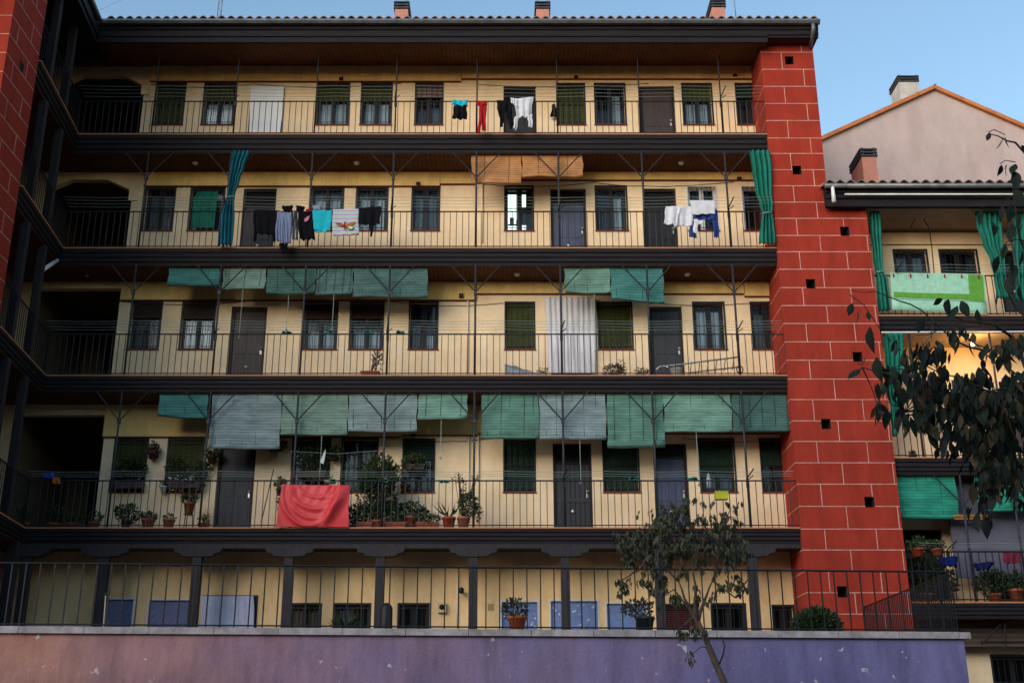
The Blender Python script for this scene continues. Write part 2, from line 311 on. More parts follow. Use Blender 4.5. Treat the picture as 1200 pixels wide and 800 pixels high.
# ---------------------------------------------------------------- windows and doors (a part with its own sub-parts)
def curtain_sheet(mb, x0, x1, z0, z1, Y, m, amp=0.012, per=0.11, ph=0):
    n = max(6, int((x1 - x0) / 0.012))
    mb.grid(lambda u, v: (x0 + (x1 - x0) * u, Y + amp * math.sin(6.283 * (x0 + (x1 - x0) * u) / per + ph) + amp * .4 * math.sin(u * 17 + v), z0 + (z1 - z0) * v), n, 3, m)
def window(par, X0, X1, Z0, Z1, *, frame=FRAMED, blind=None, bfrac=0.0, curt=None, ctop=0.45, grille=True, flat=False, Y=YW, name='window', sill=REDTRIM, cm=None, lit=False, mull=True):
    cm = cm or CURT
    f = MB(); t = 0.055
    y0, y1 = Y + 0.09, Y + 0.15
    f.box(X0, X0 + t, y0, y1, Z0, Z1, frame); f.box(X1 - t, X1, y0, y1, Z0, Z1, frame)
    f.box(X0 + t, X1 - t, y0, y1, Z1 - t, Z1, frame); f.box(X0 + t, X1 - t, y0, y1, Z0, Z0 + t, frame)
    if mull:
        xm = (X0 + X1) / 2; f.box(xm - .05, xm + .05, y0 - .004, y1 - .004, Z0 + t, Z1 - t, frame)
        zm = Z0 + (Z1 - Z0) * 0.62
    # outer thin surround in the reveal
    f.box(X0 - .035, X0, Y - .012, Y + .02, Z0, Z1 + .035, frame if frame is not FRAMED else FRAMEB); f.box(X1, X1 + .035, Y - .012, Y + .02, Z0, Z1 + .035, frame if frame is not FRAMED else FRAMEB)
    f.box(X0, X1, Y - .012, Y + .02, Z1, Z1 + .035, frame if frame is not FRAMED else FRAMEB)
    o = f.build(name, par)
    p = MB(); p.box(X0 + t, X1 - t, Y + .118, Y + .122, Z0 + t, Z1 - t, GLASS); p.build('pane', o)
    if sill:
        q = MB(); q.box(X0 - .045, X1 + .045, Y - .035, Y + .09, Z0 - .028, Z0 - .001, sill); q.build('sill', o)
    if blind and bfrac > 0:
        b = MB(); zb = Z1 - (Z1 - Z0) * bfrac
        n = 0 if flat else max(3, int((Z1 - zb) / 0.045))
        if flat: b.box(X0 + .01, X1 - .01, Y + .045, Y + .06, Z0, Z1, blind)
        for i in range(n):
            za, zc = Z1 - (Z1 - zb) * i / n, Z1 - (Z1 - zb) * (i + 1) / n
            b.add([(X0 + .01, Y + .055, za), (X1 - .01, Y + .055, za), (X1 - .01, Y + .040, (za*.3+zc*.7)), (X0 + .01, Y + .040, (za*.3+zc*.7)), (X1 - .01, Y + .058, zc), (X0 + .01, Y + .058, zc)], [(0, 1, 2, 3), (3, 2, 4, 5)], blind)
        b.box(X0 + .01, X1 - .01, Y + .04, Y + .07, zb - .03, zb, blind)
        b.build('blind', o)
    if curt:
        c = MB(); a, b2 = X0 + t, X1 - t; w_ = b2 - a; zt = Z1 - (Z1 - Z0) * (1 - ctop) if ctop < 1 else Z1 - t
        zt = Z0 + (Z1 - Z0) * ctop; zb_ = Z0 + t
        for k in curt:
            if lit: break
            if k == 'L': curtain_sheet(c, a + .02, a + w_ * .42, zb_, zt, Y + .20, cm)
            if k == 'R': curtain_sheet(c, a + w_ * .58, b2 - .02, zb_, zt, Y + .20, cm)
            if k == 'r': curtain_sheet(c, a + w_ * .56, a + w_ * .93, zb_, zt, Y + .20, cm, ph=2)
            if k == 'F': curtain_sheet(c, a, b2, zb_, zt, Y + .20, cm)
            if k == 'B': curtain_sheet(c, a, b2, zb_, Z0 + (Z1 - Z0) * .28, Y + .185, cm, amp=.008)
        c.build('curtain', o)
    if grille:
        gm = MB(); n = max(3, round((X1 - X0) / 0.12))
        for i in range(1, n):
            x = X0 + (X1 - X0) * i / n; gm.box(x - .006, x + .006, Y + .012, Y + .024, Z0, Z1, IRON)
        for zf in (.06, .5, .93):
            z = Z0 + (Z1 - Z0) * zf; gm.box(X0, X1, Y + .004, Y + .012, z - .008, z + .008, IRON)
        gm.build('grille', o)
    return o
def door(par, X0, X1, Z0, Z1, m=DBRN, Y=YW, trans=0.22, plank=False, knob=0.88, knocker=True, grille=False):
    f = MB(); t = .05
    f.box(X0, X0 + t, Y + .06, Y + .16, Z0, Z1, FRAMED); f.box(X1 - t, X1, Y + .06, Y + .16, Z0, Z1, FRAMED)
    f.box(X0 + t, X1 - t, Y + .06, Y + .16, Z1 - t, Z1, FRAMED)
    zt = Z1 - (Z1 - Z0) * trans
    f.box(X0 + t, X1 - t, Y + .10, Y + .15, Z0, zt, m)
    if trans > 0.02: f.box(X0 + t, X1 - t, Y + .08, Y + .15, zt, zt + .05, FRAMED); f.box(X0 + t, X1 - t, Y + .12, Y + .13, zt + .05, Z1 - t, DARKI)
    w_ = X1 - X0
    if plank:
        n = 7
        for i in range(1, n): x = X0 + t + (w_ - 2 * t) * i / n; f.box(x - .006, x + .006, Y + .092, Y + .10, Z0, zt, DARKI)
        f.box(X0 + t, X1 - t, Y + .085, Y + .10, Z0 + .75, Z0 + .83, m)
    else:
        for a, b in ((.12, .46), (.54, .88)):
            for c, d in ((.06, .38), (.46, .92)):
                za, zb = Z0 + (zt - Z0) * c, Z0 + (zt - Z0) * d
                f.box(X0 + w_ * a, X0 + w_ * b, Y + .088, Y + .10, za, zb, m)
    o = f.build('door', par)
    h = MB(); hx = X0 + w_ * knob; hz = Z0 + 0.98
    h.tube([(hx, Y + .10, hz), (hx, Y + .03, hz)], [.018, .03], CHROME, 8); h.box(hx - .02, hx + .02, Y + .08, Y + .098, hz - .13, hz - .03, CHROME)
    h.build('handle', o)
    if knocker:
        k = MB(); k.lathe([(0, 0), (.045, 0), (.045, .02), (0, .02)], (0, 0, 0), CHROME, 10)
        kk = k.build('knocker', o); kk.location = (X0 + w_ * .5, Y + .085, Z0 + .55); kk.rotation_euler = (R(90), 0, 0)
    if grille:
        gm = MB()
        for i in range(1, 7):
            x = X0 + (X1 - X0) * i / 7; gm.box(x - .006, x + .006, Y + .03, Y + .042, Z0, Z1 - .3, IRON)
        gm.build('grille', o)
    return o

# ---------------------------------------------------------------- gallery: slab with moulded fascia, railing, posts
def railing(mb, pts, zb, zt, m, step=.14, r=.0075):
    # pts: 2D polyline
    for a, b in zip(pts[:-1], pts[1:]):
        L = math.dist(a, b); n = max(1, round(L / step))
        for i in range(n + 1):
            x = a[0] + (b[0] - a[0]) * i / n; y = a[1] + (b[1] - a[1]) * i / n
            mb.box(x - r, x + r, y - r, y + r, zb, zt, m)
        mb.tube([(a[0], a[1], zt), (b[0], b[1], zt)], .016, m, 4); mb.tube([(a[0], a[1], zb + .05), (b[0], b[1], zb + .05)], .012, m, 4)
def fascia(mb, x0, x1, z, zb, m, Y=YG, back=YW):
    h = z - .03 - zb
    pr = [(Y - .05, z - .03), (Y - .05, z - .03 - h * .22), (Y - .02, z - .03 - h * .26), (Y - .02, z - .03 - h * .50), (Y + .01, z - .03 - h * .54),
          (Y + .01, z - .03 - h * .78), (Y + .045, z - .03 - h * .82), (Y + .045, zb), (back, zb), (back, z - .03)]
    mb.extr(pr, x0, x1, m)
def gallery(par, fl, x0, x1, z, zb, rail, posts, kind, lights, name='gallery', Y=YG, soff=SOFF, above=None, red=TILEF):
    s = MB(); fascia(s, x0, x1, z, zb, FASC, Y); s.box(x0, x1, Y - .065, YW, z - .028, z, red)
    s.box(x0, x1, Y + .06, YW - .003, zb - .012, zb - .003, soff)
    o = s.build(name, par)
    rr = MB(); railing(rr, [(x0, Y), (x1, Y)], z, rail, IRONG if fl != 9 else IRON); rr.build('railing', o)
    for k, px in enumerate(posts):
        p = MB(); y = Y - .01; r = .024
        if kind == 'goose':      # free standing, bent back at the top
            zt = PZ(64, Y)
            p.tube([(px, y, z), (px, y, zt - .12), (px + .02, y + .03, zt - .04), (px + .07, y + .1, zt)], .018, IRON, 6)
        else:                    # up to the slab above with a Y of braces
            zt = above; p.tube([(px, y, z), (px, y, zt)], r, IRONG, 6)
            zv = zt - .66
            for sgn in (-1, 1): p.tube([(px, y + .002, zv), (px + sgn * .56, y + .03, zt)], .014, IRONG, 4)
            p.box(px - .035, px + .035, y - .03, y + .03, zv - .06, zv + .02, IRONG)
        p.build('post', o)
    for lx in lights:
        q = MB(); q.lathe([(0, -.05), (.05, -.045), (.07, -.01), (.07, 0), (0, 0)], (lx, 24.5, zb - .012), WHITEP, 10); q.build('ceiling_light', o)
    return o

# ================================================================ MAIN BUILDING
main = thing('apartment_building', 'long cream building with four dark galleries and a red stair tower at its right', 'building')
XL = -8.78; XE = 6.2
allholes = []; wins = []
def wx(px, fl, y=None):
    f = FL[fl]; return PX(px, y or (f['top'] + f['bot']) / 2, YW)
def W(fl, a, b, **k):
    f = FL[fl]; X0, X1 = wx(a, fl), wx(b, fl)
    z1 = PZ(k.pop('t', f['top']), YW); z0 = PZ(k.pop('b', f['bot']), YW) if fl else 1.9
    allholes.append((X0, X1, z0, z1)); wins.append(('w', X0, X1, z0, z1, k))
def D(fl, a, b, **k):
    f = FL[fl]; X0, X1 = wx(a, fl), wx(b, fl); z1 = PZ(k.pop('t', f['dtop']), YW)
    allholes.append((X0, X1, f['z'] - .02, z1)); wins.append(('d', X0, X1, f['z'], z1, k))
# fourth gallery
W(4, 182, 215, blind=SHOL, bfrac=1, mull=False)
W(4, 239, 274, blind=SHOL, bfrac=.36, curt='LR', ctop=.6, frame=FRAMEB)
D(4, 293, 332, m=DBRN)
W(4, 372, 408, blind=SHOL, bfrac=.36, curt='LR', ctop=.6, frame=FRAMEB)
W(4, 424, 458, blind=SHOL, bfrac=.36, curt='LR', ctop=.6, frame=FRAMEB)
W(4, 487.5, 518, blind=SHPK, bfrac=.28, curt='r', ctop=.5, cm=CURTG)
D(4, 590, 628, m=DBLK, trans=.25)
W(4, 653.5, 684.5, blind=SHOL, bfrac=1, mull=False)
W(4, 698, 732, curt='r', ctop=.8, frame=FRAMEB)
D(4, 750, 791, m=DBRN, trans=.03)
W(4, 801, 834, blind=SHOL, bfrac=.36, curt='LR', ctop=.6, frame=FRAMEB)
W(4, 864, 893, blind=SHDG, bfrac=.3)
# third gallery
W(3, 170, 203, curt='LR', ctop=.85, cm=CURTG)
W(3, 223, 261, curt='r', cm=CURTG, ctop=.9)
D(3, 284, 323, m=DGRY)
W(3, 365, 401, curt='LR', ctop=.75, frame=FRAMEB)
W(3, 418, 453, curt='LR', ctop=.78, frame=FRAMEB)
W(3, 483.5, 514, curt='LRB', ctop=.8, frame=FRAMEB, cm=CURTG)
W(3, 592.5, 624, lit=True, frame=FRAMED, curt='L', ctop=.95)
D(3, 645, 687, m=DBLU, trans=.18)
W(3, 699, 734, curt='r', ctop=.8)
D(3, 754, 793, m=DBLK, grille=True, knocker=False)
W(3, 807, 840, frame=FRAMEW)
W(3, 871, 896, frame=FRAMEW, mull=False)
# second gallery
W(2, 153, 187, blind=SHBR, bfrac=.28, curt='LR', ctop=.55, cm=CURTG, frame=FRAMEB)
W(2, 213, 250, blind=SHBR, bfrac=.30, curt='LR', ctop=.62, frame=FRAMEB)
D(2, 270, 312, m=DBRN, trans=.05)
W(2, 357.5, 394, curt='LR', ctop=.42, frame=FRAMEB, blind=SHBR, bfrac=.3)
W(2, 411, 448, curt='LR', ctop=.42, frame=FRAMEB, blind=SHBR, bfrac=.3)
W(2, 480.5, 512, curt='r', ctop=.35)
W(2, 593, 625.5, blind=SHOL, bfrac=1, mull=False)
D(2, 645, 692, m=DBRN, trans=.05)
W(2, 702, 740, blind=SHOL, bfrac=1, mull=False)
D(2, 761.5, 800, m=DGRY, trans=.04)
W(2, 814, 849, curt='LR', ctop=.86, frame=FRAMED)
W(2, 882, 915, curt='LR', ctop=.8, cm=CURTG)
# first gallery
W(1, 133, 170, blind=SHOL, bfrac=.62)
W(1, 196, 236, blind=SHOL, bfrac=.66)
D(1, 255, 299, m=DGRY, trans=.05, knocker=False)
W(1, 343, 385)
W(1, 401, 441)
W(1, 473, 508, blind=SHDG, bfrac=.35)
W(1, 591.5, 626, blind=SHDG, bfrac=1, mull=False)
D(1, 648, 693.5, m=DGRY, plank=True, trans=.22)
W(1, 708, 747.5, blind=SHDG, bfrac=1, mull=False)
D(1, 766, 805.5, m=DBLU, trans=.16)
W(1, 821, 860.5, blind=SHDG, bfrac=.6, curt='B', cm=CURTG)
W(1, 893, 927.5, blind=SHDG, bfrac=.45, cm=CURTG, curt='R', ctop=.5)
# ground floor (seen over the coping)
BPL = dict(flat=True, blind=BLUEP, bfrac=1, mull=False, grille=False, sill=None, frame=FRAMEW)
LPL = dict(flat=True, blind=BLUEL, bfrac=1, mull=False, grille=False, sill=None, frame=FRAMEW)
W(0, 121, 153, t=702, **LPL); W(0, 172, 219, t=703, **LPL); W(0, 236, 298, t=699, blind=DGRY, bfrac=1, mull=False, grille=False)
W(0, 336, 374, curt='LR', ctop=.9, cm=mat('warm_curtain', (.30, .17, .10), .9)); W(0, 391, 432, curt='L', ctop=.9, cm=CURTG); W(0, 467, 501)
W(0, 588, 630, t=705, **BPL); W(0, 646, 701, t=704, **BPL); W(0, 712, 758, t=707, **BPL)
W(0, 780, 818, t=709, blind=mat('maroon_blind', (.09, .018, .012), .7), bfrac=1, mull=False); W(0, 836, 874); W(0, 908, 931, t=710)

# ---------------------------------------------------------------- facade wall with its openings
z_top = 16.0
PASS = [(-10.9, XL, FL[4]['z'] - .02, PZ(88, YW)), (-10.9, XL, FL[3]['z'] - .02, PZ(210.5, YW)),
        (-10.7, XL, FL[2]['z'] - .02, PZ(338, YW)), (-10.7, XL, FL[1]['z'] - .02, PZ(486, YW))]
wl = MB()
zs_ = FL[1]['zb'] + .1
wl.wall(-11.2, XE, zs_, z_top, YW, .18, [h for h in allholes + PASS if h[2] > 3.5], CREAM)
wl.wall(-11.2, XE, .9, zs_, YW, .18, [h for h in allholes if h[2] < 3.5], WARMC)
for (fl, drop, wdt) in ((4, PZ(88, YW) - PZ(101, YW), .55), (3, PZ(210.5, YW) - PZ(224, YW), .62)):
    h = PASS[0] if fl == 4 else PASS[1]; zt = h[3]
    wl.poly([(XL, zt), (XL, zt - drop), (XL - wdt, zt)], YW, YW + .18, CREAM)
    wl.poly([(h[0], zt), (h[0] + wdt, zt), (h[0], zt - drop)], YW, YW + .18, CREAM)
    wl.box(XL - .06, XL + .14, YW - .05, YW - .001, zt - drop - .26, zt - drop + .02, CREAM)
wall = wl.build('wall', main)
# ledge under each soffit with its oxide-red underside, stepping where the pipes pass
lg = MB()
for fl, segs in ((4, [(176, 540, 95), (541, 897, 92)]), (3, [(169, 515, 217.5), (516, 556, 215), (557, 899, 210.5)]),
                 (2, [(141, 558, 351), (559, 872, 343.5), (873, 920, 346.5)]), (1, [(120, 470, 511), (471, 560, 509), (561, 935, 507)])):
    zt = FL[fl + 1]['zb'] - .02 if fl < 4 else 15.97
    for a, b, y in segs:
        z = PZ(y, YW - .05)
        lg.box(PX(a, y, YW - .05), PX(b, y, YW - .05), YW - .05, YW - .002, z, zt, OCHRE)
        lg.box(PX(a, y, YW - .05) - .01, PX(b, y, YW - .05), YW - .062, YW - .003, z - .022, z - .002, REDTRIM)
lg.build('ledge', main)
# wall behind the openings (dark rooms), sides and rear of the body
bd = MB()
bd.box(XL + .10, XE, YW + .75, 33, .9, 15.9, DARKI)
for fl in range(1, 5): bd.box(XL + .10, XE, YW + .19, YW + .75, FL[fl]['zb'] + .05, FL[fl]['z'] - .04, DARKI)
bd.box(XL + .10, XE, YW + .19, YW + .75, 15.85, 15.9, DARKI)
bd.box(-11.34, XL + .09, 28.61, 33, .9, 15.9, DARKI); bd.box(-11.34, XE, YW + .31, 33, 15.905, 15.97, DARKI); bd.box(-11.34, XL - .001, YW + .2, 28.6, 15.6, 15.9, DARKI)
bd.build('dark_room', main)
for t, X0, X1, z0, z1, k in wins:
    if t == 'd': door(main, X0 + .01, X1 - .01, z0, z1 - .01, **k)
    else:
        o = window(main, X0, X1, z0, z1, **k)
        if k.get('lit'):
            q = MB(); q.box(X0, X1, YW + .42, YW + .43, z0, z1, emit('lit_room', (.84, 1.0, .86), 1.3))
            q.build('lit_room', o)
            q = MB(); q.box(X0 + .06, X0 + (X1 - X0) * .46, YW + .38, YW + .40, z0 + .30, z0 + .34, FRAMED); q.box(X0 + .10, X0 + .2, YW + .36, YW + .40, z0 + .34, z0 + .50, REDTRIM); q.box(X0 + .25, X0 + .36, YW + .36, YW + .40, z0 + .34, z0 + .44, DBLU); q.box(X0 + .05, X1 - .05, YW + .36, YW + .40, z0, z0 + .13, REDTRIM); q.build('kitchen_shelf', o)
            q = MB(); xm = X0 + (X1 - X0) * .5
            q.box(xm + .02, X1 - .03, YW + .22, YW + .26, z0 + .25, z0 + (z1 - z0) * .62, FRAMED)
            q.box(xm + .02, xm + .07, YW + .22, YW + .26, z0, z1, FRAMED); q.box(X1 - .15, X1, YW + .22, YW + .26, z0, z1, FRAMED)
            q.build('inner_shutter', o)
# corner passages: lobby walls, ceiling and a dark door
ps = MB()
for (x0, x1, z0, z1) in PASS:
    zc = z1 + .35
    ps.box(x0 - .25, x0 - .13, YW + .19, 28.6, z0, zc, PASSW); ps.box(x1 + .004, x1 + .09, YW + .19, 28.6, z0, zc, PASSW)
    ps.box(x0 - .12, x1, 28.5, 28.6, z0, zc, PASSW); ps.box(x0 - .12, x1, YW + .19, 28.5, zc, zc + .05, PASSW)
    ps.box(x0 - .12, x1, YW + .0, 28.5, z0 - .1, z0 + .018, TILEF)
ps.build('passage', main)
for i, (x0, x1, z0, z1) in enumerate(PASS):
    dd = MB(); xa = x0 + .55
    dd.box(xa, xa + .95, 28.42, 28.499, z0 + .02, z0 + 2.15, DBLK); dd.box(xa - .07, xa, 28.40, 28.499, z0 + .02, z0 + 2.2, FRAMED); dd.box(xa + .95, xa + 1.02, 28.40, 28.499, z0 + .02, z0 + 2.2, FRAMED)
    dd.build('passage_door', main)
# galleries
gx0 = CORN - .02
RAILZ = {4: PZ(119, YG), 3: PZ(248, YG), 2: PZ(391.5, YG), 1: PZ(563, YG)}
LIGHTS = {4: [], 3: [PX(229, 188, 24.5), PX(418, 189, 24.5), PX(798, 189, 24.5)], 2: [PX(606, 319, 24.5), PX(805, 319, 24.5)], 1: []}
for fl in (4, 3, 2, 1):
    f = FL[fl]
    ab = FL[fl + 1]['zb'] if fl < 4 else None
    gallery(main, fl, gx0, RX[0], f['z'], f['zb'], RAILZ[fl], POSTX, 'goose' if fl == 4 else 'brace', {4: LIGHTS[3], 3: LIGHTS[2], 2: [], 1: []}[fl], above=ab)
# ground storey: beam, corbels and timber posts
zb1 = FL[1]['zb']
b = MB(); b.box(gx0, RX[0], YG + .02, YG + .22, zb1 - .10, zb1 - .013, POSTW); b.build('beam', main)
for px in [-9.75] + POSTX:
    p = MB(); p.box(px - .09, px + .09, YG + .03, YG + .21, 1.0, zb1 - .22, POSTW)
    zt = zb1 - .101
    p.poly([(px - .09, zt - .17), (px + .09, zt - .17), (px + .30, zt - .155), (px + .36, zt - .10), (px + .46, zt - .085), (px + .50, zt), (px - .50, zt), (px - .46, zt - .085), (px - .36, zt - .10), (px - .30, zt - .155)], YG + .0, YG + .24, POSTW)
    p.build('timber_post', main)
# roof
YE = 23.5; zr0, zr1 = PZ(48, YE), PZ(27, YE)
rf = MB()
rf.extr([(YE, zr1), (YE, zr1 - .17), (YE + .03, zr1 - .19), (YE + .03, zr1 - .34), (YE + .06, zr1 - .36), (YE + .06, zr0), (YE + .12, zr0), (YE + .12, zr1)], -9.62, 6.22, FASC)
rf.extr([(YE, zr1), (YE, zr1 - .17), (YE + .03, zr1 - .19), (YE + .03, zr1 - .30), (YE + .06, zr1 - .31), (YE + .06, PZ(42.5, YE)), (YE + .12, PZ(42.5, YE)), (YE + .12, zr1)], 6.22, 7.42, FASC)
rf.extr([(YE + .12, zr0 + .02), (25.3, 15.99), (25.3, 16.04), (YE + .12, zr0 + .07)], -11.2, 6.22, SOFF)
rf.box(6.23, 7.42, YE + .121, 26, PZ(42.5, YE) + .03, PZ(42.5, YE) + .07, SOFF); rf.box(7.36, 7.42, YE + .05, 30, PZ(42.5, YE) + .08, 16.4, REDW)
roof = rf.build('roof', main)
def tiles(x0, x1, y0, zz, y1, slope, m, pitch=.215, par=None):
    t = MB(); nx = int((x1 - x0) / pitch) * 8; ny = int((y1 - y0) / .38)
    vs = []
    for j in range(ny + 1):
        for e in (0, 1):
            if j == ny and e: continue
            yy = y0 + (y1 - y0) * (j + (.97 if e else 0)) / ny
            for i in range(nx + 1):
                ph = i / 8; hump = abs(math.sin(math.pi * ph)) ; k_ = math.floor(ph)
                jit = .012 * math.sin(k_ * 12.9898 + j * 3.1)
                vs.append((x0 + (x1 - x0) * i / nx, yy + jit * 2.2, zz + (yy - y0) * slope + hump * .085 + jit - (0.022 if e else 0)))
    nr = len(vs) // (nx + 1)
    t.add(vs, [(j*(nx+1) + i, j*(nx+1) + i + 1, (j+1)*(nx+1) + i + 1, (j+1)*(nx+1) + i) for j in range(nr - 1) for i in range(nx)], m, False)
    # undersheet
    t.add([(x0, y0 + .03, zz - .01), (x1, y0 + .03, zz - .01), (x1, y1, zz - .01 + slope * (y1 - y0)), (x0, y1, zz - .01 + slope * (y1 - y0))], [(0, 1, 2, 3)], m)
    o = t.build('tiles', par); md = o.modifiers.new('thickness', 'SOLIDIFY'); md.thickness = .018; return o
tiles(-9.3, 7.42, YE - .12, zr1 + .03, 30, .30, TERRA, par=roof)
gt = MB()
gt.extr([(YE - .14 + .0, zr1 + .02), (YE - .15, zr1 - .03), (YE - .11, zr1 - .08), (YE - .04, zr1 - .09), (YE - .002, zr1 - .05), (YE - .002, zr1 + .01), (YE - .02, zr1 + .0), (YE - .12, zr1 + .0)], -9.46, 7.44, ZINC)
gt.tube([(7.28, YE - .08, zr1 - .09), (7.28, YE - .08, zr1 - .2), (7.28, YE + .05, zr1 - .34), (7.28, 23.85, zr1 - .42)], .045, ZINC, 8)
gt.build('gutter', roof)
def chimney(par, cx, Y, ztop, zbot, wd, dp, m, louv=3, cap=SLATE, roty=0):
    c = MB(); c.box(cx - wd/2, cx + wd/2, Y, Y + dp, zbot, ztop - .26, m); o = c.build('chimney', par)
    k = MB()
    for i in range(louv):
        z = ztop - .24 + i * .085; k.box(cx - wd/2 - .035, cx + wd/2 + .035, Y - .035, Y + dp + .035, z, z + .035, cap)
    for a in (-1, 1):
        for b_ in (0, 1): k.box(cx + a * (wd/2 - .04) - .03, cx + a * (wd/2 - .04) + .03, Y + b_ * (dp - .06), Y + .06 + b_ * (dp - .06), ztop - .255, ztop, cap)
    k.box(cx - wd/2 + .06, cx + wd/2 - .06, Y + .06, Y + dp - .06, ztop - .26, ztop - .05, DARKI)
    k.build('chimney_cap', o); return o
for px in (470.5, 636, 842):
    Yc = 26.0; cx = PX(px, 14, Yc); chimney(roof, cx, Yc, PZ(1 if px != 842 else -1, Yc), 16.4, .34, .7, PINKC)
# red stair tower with pale joints and putlog holes
YT = 23.9
HOL = [(925, 71), (934, 199.5), (950, 332.5), (968, 496.5), (987, 693), (990, 271), (1005, 418), (1019, 588), (909, 10)]
holes = []
for hx, hy in HOL[:-1]:
    X, Z = PX(hx, hy, YT), PZ(hy, YT); holes.append((X - .10, X + .10, Z - .11, Z + .11))
TT = PZ(236.5, YT)
tw = MB()
tw.wall(RX[0], RX[1], TT, 16.05, YT, .3, [h for h in holes if h[2] > TT], REDW, DARKI, True)
tw.wall(RX[0], RX[2], -1.6, TT, YT, .3, [h for h in holes if h[2] < TT], REDW, DARKI, True)
tw.add([(RX[0], YT, -1.6), (RX[0], 26, -1.6), (RX[0], 26, 15.82), (RX[0], YT, 16.05)], [(0, 1, 2, 3)], REDW)
tw.add([(RX[1], YT, TT), (RX[1], 30, TT), (RX[1], 30, 16.0), (RX[1], YT, 16.05)], [(0, 1, 2, 3)], REDW)
tw.add([(RX[2], YT, -1.6), (RX[2], 27, -1.6), (RX[2], 27, TT), (RX[2], YT, TT)], [(0, 1, 2, 3)], REDW)
tw.add([(RX[1], YT, TT), (RX[2], YT, TT), (RX[2], 27, TT), (RX[1], 27, TT)], [(0, 1, 2, 3)], REDW)
tow = tw.build('stair_tower', main)
jy = [61.5, 81.5, 101.5, 121.5, 141.5, 162, 180, 199, 217.8, 237, 256, 276, 295, 315.5, 337, 358, 379, 400.5, 422, 444, 468, 493, 517, 542, 567, 593, 619.5, 644, 669, 694, 719, 745]
jt = MB(); jr = .0085
zs = [16.05] + [PZ(y, YT) for y in jy]
for i, z in enumerate(zs):
    xr = RX[1] if z > TT - .02 else RX[2]
    if i:
        x = RX[0]
        for h in sorted(holes): 
            if h[2] - .02 < z < h[3] + .02 and h[0] < xr: jt.box(x, h[0], YT - .004, YT - .0005, z - jr, z + jr, JOINT); x = h[1]
        jt.box(x, xr, YT - .004, YT - .0005, z - jr, z + jr, JOINT)
        jt.box(RX[0] - .004, RX[0] - .0005, YT, 25, z - jr, z + jr, JOINT)
    if i < len(zs) - 1:
        for k in range(3):
            x = 6.60 + k * 1.055 + (.49 if i % 2 == 0 else 0) - (.0)
            if x > xr - .03: continue
            za, zb_ = zs[i + 1] + jr, z - jr
            if any(h[0] < x < h[1] and h[2] < zb_ and h[3] > za for h in holes):
                h = [h for h in holes if h[0] < x < h[1] and h[2] < zb_ and h[3] > za][0]
                if h[3] < zb_: jt.box(x - jr, x + jr, YT - .004, YT - .0005, h[3], zb_, JOINT)
                continue
            jt.box(x - jr, x + jr, YT - .004, YT - .0005, za, zb_, JOINT)
jt.build('joint_lines', tow)
# doorbells and vents on the facade
for fl, pts in ((4, [(339.5, 141), (356.5, 141), (637, 142), (691, 142), (796, 141)]), (3, [(693, 265), (742, 265)]),
                (2, [(322.5, 404), (339.5, 404), (747.5, 405), (807, 405)]), (1, [(311, 568), (323, 568), (702, 570), (754, 570), (818, 570)])):
    for x, y in pts:
        q = MB(); p = P(x, y, YW); 
        if x > 600: q.box(-.045, .045, -.02, 0, -.045, .045, WHITEP); q.box(-.02, .02, -.026, -.0205, -.02, .02, ZINC)
        else:
            q.lathe([(.0, .03), (.04, .025), (.05, 0), (0, 0)], (0, 0, 0), WHITEP, 12)
        o = q.build('doorbell', main); o.location = (p.x, YW - .003, p.z)
        if x < 600: o.rotation_euler = (R(90), 0, 0)
for x, y in ((527, 222), (583, 222), (523, 358), (583.5, 358), (568, 356), (572, 519), (520, 519)):
    q = MB(); p = P(x, y, YW); q.box(-.08, .08, -.012, -.001, -.07, .07, mat('ochre_vent_plate', (.45, .30, .13), .8))
    for i in range(4): q.box(-.065, .065, -.018, -.0125, -.055 + i * .032, -.04 + i * .032, mat('ochre_vent_plate', (.45, .30, .13), .8))
    o = q.build('air_vent', main); o.location = (p.x, YW, p.z)
q = MB(); p = P(540.5, 347, YW - .05); q.box(p.x - .05, p.x + .05, YW - .10, YW - .0525, p.z - .05, p.z + .05, FRAMED); q.build('junction_box', main)
for x, y in ((400, 93), (675, 91), (861, 89), (490, 215.5), (484, 510), (866, 209.5)):
    q = MB(); p = P(x, y, YW - .06); q.box(p.x - .05, p.x + .05, YW - .11, YW - .063, p.z - .03, p.z + .03, FRAMED); q.build('junction_box', main)
# slack cables clipped along the wall
for fl, xs_, y in ((4, [(176, 300), (300, 470), (560, 760)], 99), (3, [(330, 480), (560, 700), (700, 860)], 215), (2, [(142, 300), (455, 590), (745, 905)], 353), (1, [(450, 590), (800, 930)], 513)):
    q = MB()
    for a, b_ in xs_:
        A0, B0 = P(a, y, YW - .02), P(b_, y + rng.uniform(-2, 2), YW - .02); n = 12
        q.tube([A0.lerp(B0, i / n) + Vector((0, 0, -.10 * math.sin(3.1416 * i / n) * rng.uniform(.85, 1.1))) for i in range(n + 1)], .006, IRON, 4)
    q.build('cable', main)
# pipes down the wall
q = MB()
for x, fl, ya, yb in ((548, 2, 352, 438), (565, 3, 216, 285), (549, 1, 512, 612), (560.5, 1, 510, 612), (536, 0, 668, 735)):
    X = PX(x, (ya + yb) / 2, YW); q.tube([(X, YW - .03, PZ(ya, YW)), (X, YW - .03, PZ(yb, YW))], .022, CREAMB, 6)
q.build('wall_pipe', main)
